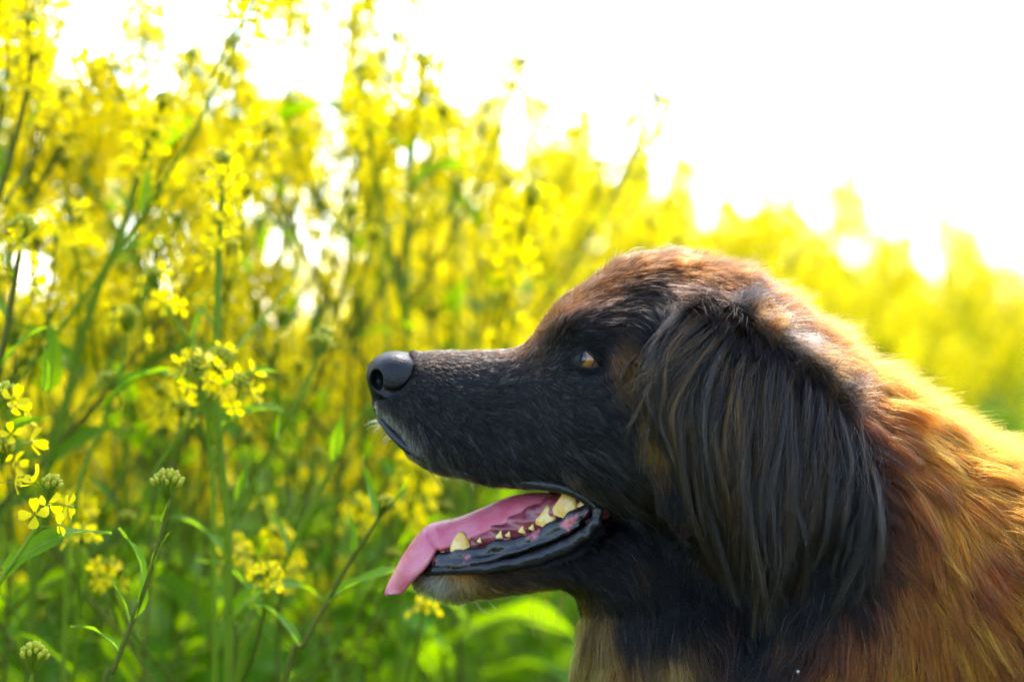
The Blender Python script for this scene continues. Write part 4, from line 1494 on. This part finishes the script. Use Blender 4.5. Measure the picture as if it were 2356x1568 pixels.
def hero(stem_px, Y, rad, label, heads=(), branches=(), leaves=(), slope=0.0, red=False, seed=0):
    """stem_px: points from the tip down; heads: (which branch or -1, flowers, length, bud size); leaves: (px, py, az, pitch, kind, size, roll)"""
    r = np.random.default_rng(seed + 900)
    rs = random.Random(seed)
    pts = [at(x, y, Y + slope * i) for i, (x, y) in enumerate(stem_px)]
    low = pts[-1]
    d = low - pts[-2]; d = d / max(np.linalg.norm(d), 1e-6)
    gx = low[0] + d[0] * .18
    foot = np.array([gx, low[1] + .02, 0.0])
    pts += [low * .45 + foot * .55 + np.array([(gx - low[0]) * .1, 0, 0]), foot]
    root = empty("rapeseed_plant", foot)
    tag(root, label, "rapeseed plant", "rapeseed plants standing beside the dog")
    c = spline(np.array(pts), 40) - foot
    v, f = tube(c, np.interp(np.linspace(0, 1, 40), [0, .25, 1], [rad * .42, rad * .9, rad * 1.25]), 8)
    ms = m_stem_red if red else m_stem
    part("stem", mesh_data("stem", v, f, (ms,)), root)
    tips = [(c[0], c[0] - c[2])]
    for b in branches:
        q = spline(np.array([at(x, y, Y + (b[2] if len(b) > 2 else 0) * (1 - i / (len(b[0]) - 1))) for i, (x, y) in enumerate(b[0])]), 18) - foot
        v, f = tube(q, np.linspace(b[1] * .55, b[1], 18), 7)
        part("branch", mesh_data("branch", v, f, (ms,)), root)
        tips.append((q[0], q[0] - q[2]))
    for (bi, nf, ln, bs) in heads:
        tip, d = tips[bi + 1]
        d = d / np.linalg.norm(d)
        M = rotz_to(d)
        part("bud_cluster", BUD_ME[bs], root, mat4(tip, M, 1.0))
        for i in range(nf):
            q = (i + .3) / nf
            a = i * 2.399 + rs.uniform(-.4, .4) + seed
            el = .55 - .5 * q + rs.gauss(0, .15)
            dd = M @ np.array([math.cos(a) * math.cos(el), math.sin(a) * math.cos(el), math.sin(el)])
            hero_flower(root, tip - d * (.004 + ln * q), dd, rs.randrange(3), rs.uniform(0, 6), rs.uniform(.74, .98))
    for (px, py, az, pitch, kind, s_, roll) in leaves:
        part("leaf", LEAVES[kind], root, mat4(at(px, py, Y) - foot, leaf_frame(az, pitch, roll), s_ * (.58 if Y < 1.6 else .75)))
    return root


PI = math.pi
hero([(375, 235), (350, 300), (322, 390), (285, 520), (235, 640), (190, 770), (150, 930), (108, 1080), (88, 1250), (70, 1420), (60, 1600)], 1.92, .0040,
     "tall thick-stemmed rapeseed plant slanting up to a yellow head near the top", heads=[(-1, 22, .075, 1), (0, 9, .04, 0), (1, 7, .03, 0)],
     branches=[([(470, 395), (420, 430), (370, 500), (300, 560), (262, 590)], .0022, .08), ([(160, 480), (172, 560), (185, 660), (178, 790)], .002, -.03)],
     leaves=[(300, 490, 2.6, .5, 3, .9, .2), (250, 610, .2, .4, 0, .8, .3), (170, 850, 3.0, .6, 1, 1.0, 0), (110, 1080, .4, .5, 1, 1.1, .4)], seed=1)
hero([(66, 60), (68, 170), (45, 280), (8, 420), (-40, 560), (-70, 760), (-90, 1000)], 1.86, .0030, "dark-stemmed rapeseed plant with a yellow head in the top corner",
     heads=[(-1, 20, .07, 1), (0, 14, .06, 0)], branches=[([(150, 210), (110, 300), (60, 390), (10, 470)], .002, .1)], leaves=[(60, 300, .3, .7, 3, .8, 0)], red=True, seed=2)
hero([(510, 372), (510, 460), (503, 600), (500, 760), (497, 900), (508, 1050), (524, 1200), (526, 1400), (525, 1600)], 1.76, .0036,
     "upright rapeseed plant with green side shoots in front of the field", heads=[(-1, 20, .085, 0), (0, 0, .02, 2), (2, 0, .02, 0), (3, 4, .02, 2)],
     branches=[([(736, 800), (705, 885), (650, 995), (585, 1105), (528, 1185)], .0021, .04), ([(690, 618), (640, 690), (580, 760), (520, 830)], .0018, .1), ([(745, 770), (740, 800), (700, 880), (660, 960)], .001, .05),
               ([(505, 830), (500, 880), (470, 930), (400, 1020), (345, 1110), (300, 1260)], .0022, -.04)],
     leaves=[(508, 890, -.4, .1, 0, 1.0, .3), (545, 1150, .6, .9, 3, .9, .2), (500, 760, 2.8, .5, 3, .7, .1), (525, 1290, 2.9, .6, 1, .9, .2), (530, 1420, .2, .5, 2, .8, .2), (640, 1010, .4, 1.1, 3, .8, 0), (565, 1120, .3, 1.0, 5, .9, 0)], seed=3)
hero([(52, 530), (44, 590), (32, 660), (14, 770), (-8, 880), (-20, 1050), (-30, 1300)], 1.70, .0029, "rapeseed shoot with an unopened green bud tuft at the photo's left edge",
     heads=[(-1, 5, .05, 2)], leaves=[(34, 640, .5, 1.3, 5, .8, 0), (-2, 850, .1, .6, 0, .9, .2), (20, 740, 2.6, .6, 3, .8, .1)], red=True, seed=4)
hero([(118, 1120), (98, 1185), (60, 1250), (0, 1338), (-60, 1440), (-110, 1600)], 1.44, .0018, "low slanting shoot with two open flowers and small green buds",
     heads=[(-1, 5, .03, 0)], leaves=[(15, 1318, .35, .45, 1, 1.15, .5)], seed=5)
hero([(386, 1118), (382, 1180), (362, 1260), (335, 1350), (300, 1440), (262, 1540), (230, 1640)], 1.52, .0019, "short rapeseed shoot ending in a flat pale green bud cluster",
     heads=[(-1, 0, .02, 2)], leaves=[(308, 1420, 1.9, 1.35, 1, 1.0, 1.2), (345, 1320, .3, .9, 3, .9, .3), (372, 1200, .2, .7, 5, 1.2, .2), (300, 1440, 3.0, .9, 3, .9, .4), (276, 1500, 2.7, .3, 0, .9, .4)], red=True, seed=6)
hero([(884, 1165), (850, 1225), (800, 1300), (750, 1390), (700, 1480), (655, 1580)], 1.66, .0021, "bare leaning rapeseed stem with curled bluish leaves below the dog's tongue",
     heads=[(-1, 0, .02, 0)], leaves=[(752, 1382, .1, .2, 0, 1.25, .2), (868, 1185, 2.7, .6, 5, 1.3, .3), (812, 1280, 2.2, 1.0, 3, .8, .4), (690, 1490, 2.8, .6, 0, .9, .2), (880, 1180, .2, .3, 5, 1.0, .2)], red=True, seed=7)
hero([(852, 925), (800, 1010), (740, 1120), (690, 1220), (640, 1330), (590, 1440), (545, 1560)], 1.80, .0025, "long thin rapeseed stem slanting up towards the dog's nose",
     heads=[], leaves=[(770, 1060, 1.0, 1.1, 3, 1.0, .3), (665, 1275, 2.6, .7, 3, 1.1, .4), (600, 1420, 2.8, .8, 1, .9, .3)], seed=8)
hero([(352, 640), (375, 690), (405, 740), (440, 790), (462, 850), (478, 960), (490, 1100), (492, 1300)], 1.78, .0023, "rapeseed stem bending left under a loose tuft of yellow flowers",
     heads=[(-1, 6, .03, 1), (0, 9, .035, 1), (1, 6, .03, 0)], branches=[([(452, 845), (462, 880), (478, 940), (490, 1020)], .0016, -.12), ([(552, 880), (540, 930), (515, 990), (496, 1060)], .0014, -.1)],
     leaves=[(440, 790, .3, .9, 3, 1.1, .2), (560, 940, -.5, -.2, 0, .8, .3), (484, 1000, .2, .3, 0, .9, .2)], seed=9)
hero([(78, 1512), (72, 1560), (60, 1620), (40, 1700)], 1.40, .0016, "small bud cluster on a thin stalk at the photo's bottom left corner", heads=[(-1, 0, .02, 1)], seed=10)
hero([(14, 905), (20, 960), (8, 1010), (-20, 1090), (-60, 1250)], 1.56, .0020, "rapeseed spray of open yellow flowers at the left edge above a grey-green leaf",
     heads=[(-1, 9, .045, 0), (0, 6, .03, 0)], branches=[([(10, 1035), (4, 1060), (-20, 1110), (-40, 1180)], .0012, 0)], leaves=[(10, 985, .05, .12, 3, 1.0, 1.1), (100, 900, 2.2, 1.2, 3, .9, .3)], seed=11)
hero([(292, 735), (290, 800), (275, 860), (255, 920), (235, 985), (200, 1060), (170, 1180), (150, 1400)], 1.80, .0021, "rapeseed shoot with dark leaf stalk and a green budding top left of the upright plant",
     heads=[(-1, 2, .02, 2), (0, 0, .02, 1)], branches=[([(250, 880), (272, 905), (272, 935), (235, 960)], .0012, 0)], leaves=[(238, 940, .05, .5, 1, 1.0, .2), (262, 900, .1, .3, 2, .7, .2), (110, 900, 2.0, 1.3, 0, 1.0, .5)], seed=12)

# young shoots filling the gaps between them
r = np.random.default_rng(15)
YOUNG = []
for i in range(5):
    rr = np.random.default_rng(800 + i)
    t = np.linspace(0, 1, 8)
    main = np.stack([rr.normal(0, .05) * t ** 1.5 + .02 * np.sin(t * 5 + i), rr.normal(0, .05) * t ** 1.5, t], 1)
    k = Kind(); g = G()
    k.tubes = [(spline(main, 16), np.linspace(.0036, .0013, 16))]
    k.heads = [(main[-1], main[-1] - main[-2], int(rr.choice([3, 6, 7])), .85)]
    k.leaves = []
    for j in range(5):
        f = .5 + .09 * j
        p = np.array([np.interp(f, t, main[:, q]) for q in range(3)])
        az = j * 2.4 + i; Lb = (1.0 - f) * rr.uniform(.5, .95) + .03; sp = rr.uniform(.4, .8)
        e = np.array([math.cos(az), math.sin(az)]) * Lb * sp
        c = spline(np.array([p, p + (e[0] * .5, e[1] * .5, Lb * .35), p + (e[0] * .85, e[1] * .85, Lb * .7), p + (e[0], e[1], Lb)]), 8)
        k.tubes.append((c, np.linspace(.002, .001, 8)))
        k.heads.append((c[-1], c[-1] - c[-2], int(rr.choice([7, 7, 8, 8, 6])), rr.uniform(.6, .85)))
        k.leaves.append((p, leaf_frame(az + .2, rr.uniform(.1, .7), rr.normal(0, .3)), int(rr.choice([0, 3, 3, 5])), rr.uniform(.7, 1.1)))
    for j in range(6):
        f = rr.uniform(.2, .6)
        p = np.array([np.interp(f, t, main[:, q]) for q in range(3)])
        k.leaves.append((p, leaf_frame(rr.uniform(0, 6.28), rr.uniform(0, .8), rr.normal(0, .4)), int(rr.choice([0, 1, 1, 2])), rr.uniform(.6, .95)))
    for c, rad in k.tubes:
        v, f = tube(c, rad, 6)
        g.add(v, f, 0)
    k.stem = g.data("stem", (m_stem if i % 2 else m_stem_red,))
    YOUNG.append(k)
for i, (px, Y, H) in enumerate([(40, 1.98, .98), (130, 2.06, .84), (230, 1.94, .80), (300, 2.12, 1.02), (390, 2.05, .88), (450, 2.2, .95), (560, 2.1, .86), (620, 2.25, 1.0), (690, 2.2, .82), (760, 2.4, .92), (830, 2.5, .84), (900, 2.65, .95), (980, 2.8, .80),
                                (170, 1.86, .70), (420, 1.88, .66), (600, 1.98, .64), (720, 2.05, .68), (1050, 3.0, .86), (1130, 3.1, .8), (1220, 3.25, .84)]):
    p = at(px, 784, Y)
    lb = ("green young rapeseed shoot among the stems at the photo's lower left" if px < 500 else "green young rapeseed shoot standing in the blur between the near stems and the dog's jaw")
    place_plant(YOUNG[i % 5], (float(p[0]), Y, 0), H, r.uniform(0, 6.28), lb, "young shoots at the photo's lower left" if px < 500 else "young shoots behind the dog's jaw")

# ---- the standing crop
def tall(dep, y):
    return float(np.clip(r.normal(np.interp(y, [2, 2.4, 2.8, 3.4, 4.5, 9], [1.24, 1.17, 1.07, 1.02, 1.01, .99]), np.interp(y, [2, 5], [.08, .10])) + (r.random() < .07) * .16 * (y > 3), .8, 1.32)) if dep < .56 else float(np.clip(r.normal(.84, .07), .68, .98))


def edge(y):
    """x of the field's near edge at distance y; the crop stands left of it"""
    return np.interp(y, [1.2, 1.7, 2.1, 3.0, 4.0, 8.0, 30.0], [-.62, -.40, -.22, .06, .40, 1.98, 10.4])


r = np.random.default_rng(5)
spots = []
while len(spots) < 880:
    y = r.uniform(1.75, 22) if r.random() < .6 else r.uniform(1.75, 8)
    strip = r.random() < .52
    dep = r.uniform(0, 1) ** 1.2 * .55 if strip else .55 + r.uniform(0, 1) * (1.0 + y * .25)
    x = float(edge(y)) - dep + r.normal(0, .05)
    if x < -.32 * y - .9:
        continue
    if y < 2.2 and x > -.52:
        continue
    spots.append((y, x, dep))
# keep stems apart
spots.sort()
keepers = []
cellmap = {}
for y, x, dep in spots:
    gap = .075 if y < 5 else (.11 if y < 10 else .17)
    key = (int(x / .2), int(y / .2))
    ok = True
    for a in (-1, 0, 1):
        for b in (-1, 0, 1):
            for (yy, xx) in cellmap.get((key[0] + a, key[1] + b), ()):
                if (yy - y) ** 2 + (xx - x) ** 2 < gap * gap:
                    ok = False
    if ok:
        cellmap.setdefault(key, []).append((y, x))
        keepers.append((y, x, dep))
thin = np.random.default_rng(4)
keepers = [k_ for k_ in keepers if not (2.2 < k_[0] < 3.6 and -.38 < k_[1] / (k_[0] * .257) < .1 and thin.random() < .42)]
score = sorted(keepers, key=lambda s_: s_[0] * (1 + .8 * s_[2]))
single, mass = score[:180], score[180:]
for i, (y, x, dep) in enumerate(single):
    sx = x / (y * 36 / LENS / 2)          # -1 .. 1 across the picture
    H = tall(dep, y)
    dp_ = "front" if dep < .25 else "rear"
    where = ["at the photo's left edge", "behind the long slanting stem at upper left", "behind the upright stem with side shoots", "between the upright stem and the dog's nose", "just above the dog's nose", "above the bridge of the dog's muzzle",
             "above the dog's forehead", "behind the crown of the dog's head", "above the dog's ear and neck", "over the dog's back at the photo's right"][int(np.clip((sx + 1) / 2 * 10, 0, 9))]
    lb = "blurred %s rapeseed plant, %s crop row, %s" % ("tall" if H > 1.0 else "shorter", dp_, where)
    gp = "crop plants " + where
    place_plant(KINDS[int(r.integers(len(KINDS)))], (x, y, 0), H, r.uniform(0, 6.28), lb, gp, bloom=float(np.interp(y, [2.2, 3.5, 6], [1.15, 1.25, 1.45])))

# the rest of the crop: one mass
FV = []; FQ = []; FM = []; nbase = 0
TPL = []
for k in KINDS:
    g = G()
    rr0 = np.random.default_rng(11)
    for c, rad in k.tubes:
        v, f = tube(c[::3] if len(c) > 9 else c[::2], np.interp(np.linspace(0, 1, len(c[::3] if len(c) > 9 else c[::2])), [0, 1], [rad[0], rad[-1]]), 3, cap=False)
        g.add(v, f, 1)
    for p, d, hk, s_ in k.heads:
        hm = head_mesh(700 + hk, [18, 20, 16, 14, 22, 18, 12][hk], [.065, .08, .05, .04, .1, .07, .03][hk], 12, 0, simple=True)
        g.add(np.concatenate(hm.v) @ (rotz_to(d) * s_ * 1.45).T + p, hm.f, 0)
        g.m[-len(hm.f):] = hm.m
    for p, M, lk, s_ in k.leaves:
        L, W_, dr = [(.10, .026, .7), (.13, .036, 1.0), (.16, .05, 1.3), (.07, .017, .4), (.19, .065, 1.5), (.055, .013, -.2)][lk]
        v, f, _ = leaf_geo(L, W_, dr, 50 + lk, 5, 3)
        g.add(v @ (M * s_).T + p, f, 3)
    V_ = np.concatenate(g.v)
    tris = [];  tm = []
    for f, m_ in zip(g.f, g.m):
        for q in range(1, len(f) - 1):
            tris.append((f[0], f[q], f[q + 1])); tm.append(m_)
    TPL.append((V_, np.array(tris), np.array(tm)))
for (y, x, dep) in mass:
    V_, T_, M_ = TPL[int(r.integers(len(TPL)))]
    H = tall(dep, y)
    a = r.uniform(0, 6.28)
    c, s_ = math.cos(a), math.sin(a)
    q = np.empty_like(V_)
    q[:, 0] = V_[:, 0] * c - V_[:, 1] * s_ + x
    q[:, 1] = V_[:, 0] * s_ + V_[:, 1] * c + y
    q[:, 2] = V_[:, 2] * H
    FV.append(q); FQ.append(T_ + nbase); FM.append(M_); nbase += len(V_)
print("mass plants", len(mass), "tris", sum(len(a) for a in FQ))
crop = link(bpy.data.objects.new("rapeseed_crop", mesh_data("rapeseed_crop", np.concatenate(FV), np.concatenate(FQ), (m_petal_far, m_stem, m_bud, m_leaf), np.concatenate(FM))))
tag(crop, "mass of blurred yellow rapeseed in bloom filling the field", "rapeseed crop", kind="stuff")

# ---- ground and grass
m_ground = principled("soil_and_grass", (0.045, 0.075, 0.018), .9, .1, noise=(3.0, (0.09, 0.065, 0.035), .45, .65), bump=(30, .6, .02))
gm = mesh_data("ground", [(-400, -400, 0), (400, -400, 0), (400, 800, 0), (-400, 800, 0)], [(0, 1, 2, 3)], (m_ground,), smooth=False)
ground = link(bpy.data.objects.new("ground", gm))
tag(ground, "grassy earth track beside the rapeseed field", kind="structure")
m_grass = thin_leaf("grass_blade", (0.05, 0.11, 0.02), (0.10, 0.16, 0.03), (0.22, 0.40, 0.02), .4, scale=3, var=0)
n = 26000
gy = r.uniform(-.6, 9, n); gx = r.uniform(-2.2, 3.2, n)
h = r.uniform(.03, .14, n) * np.where(gx < np.interp(gy, [0, 9], [-.5, 2.0]), 1.8, 1.0)
a = r.uniform(0, 6.28, n); w_ = r.uniform(.0015, .004, n); le = r.normal(0, .35, (n, 2)) * h[:, None]
V_ = np.zeros((n, 5, 3))
for j, (ww, hh) in enumerate(((-1, 0), (1, 0), (.7, .55), (-.7, .55), (0, 1))):
    V_[:, j, 0] = gx + ww * w_ * np.cos(a) + le[:, 0] * hh ** 2
    V_[:, j, 1] = gy + ww * w_ * np.sin(a) + le[:, 1] * hh ** 2
    V_[:, j, 2] = h * hh
b0 = (np.arange(n) * 5)[:, None]
T_ = np.concatenate([b0 + np.array([[0, 1, 2]]), b0 + np.array([[0, 2, 3]]), b0 + np.array([[3, 2, 4]])])
grass = link(bpy.data.objects.new("grass", mesh_data("grass", V_.reshape(-1, 3), T_, (m_grass,))))
tag(grass, "short green grass on the track under the dog", "grass", kind="stuff")
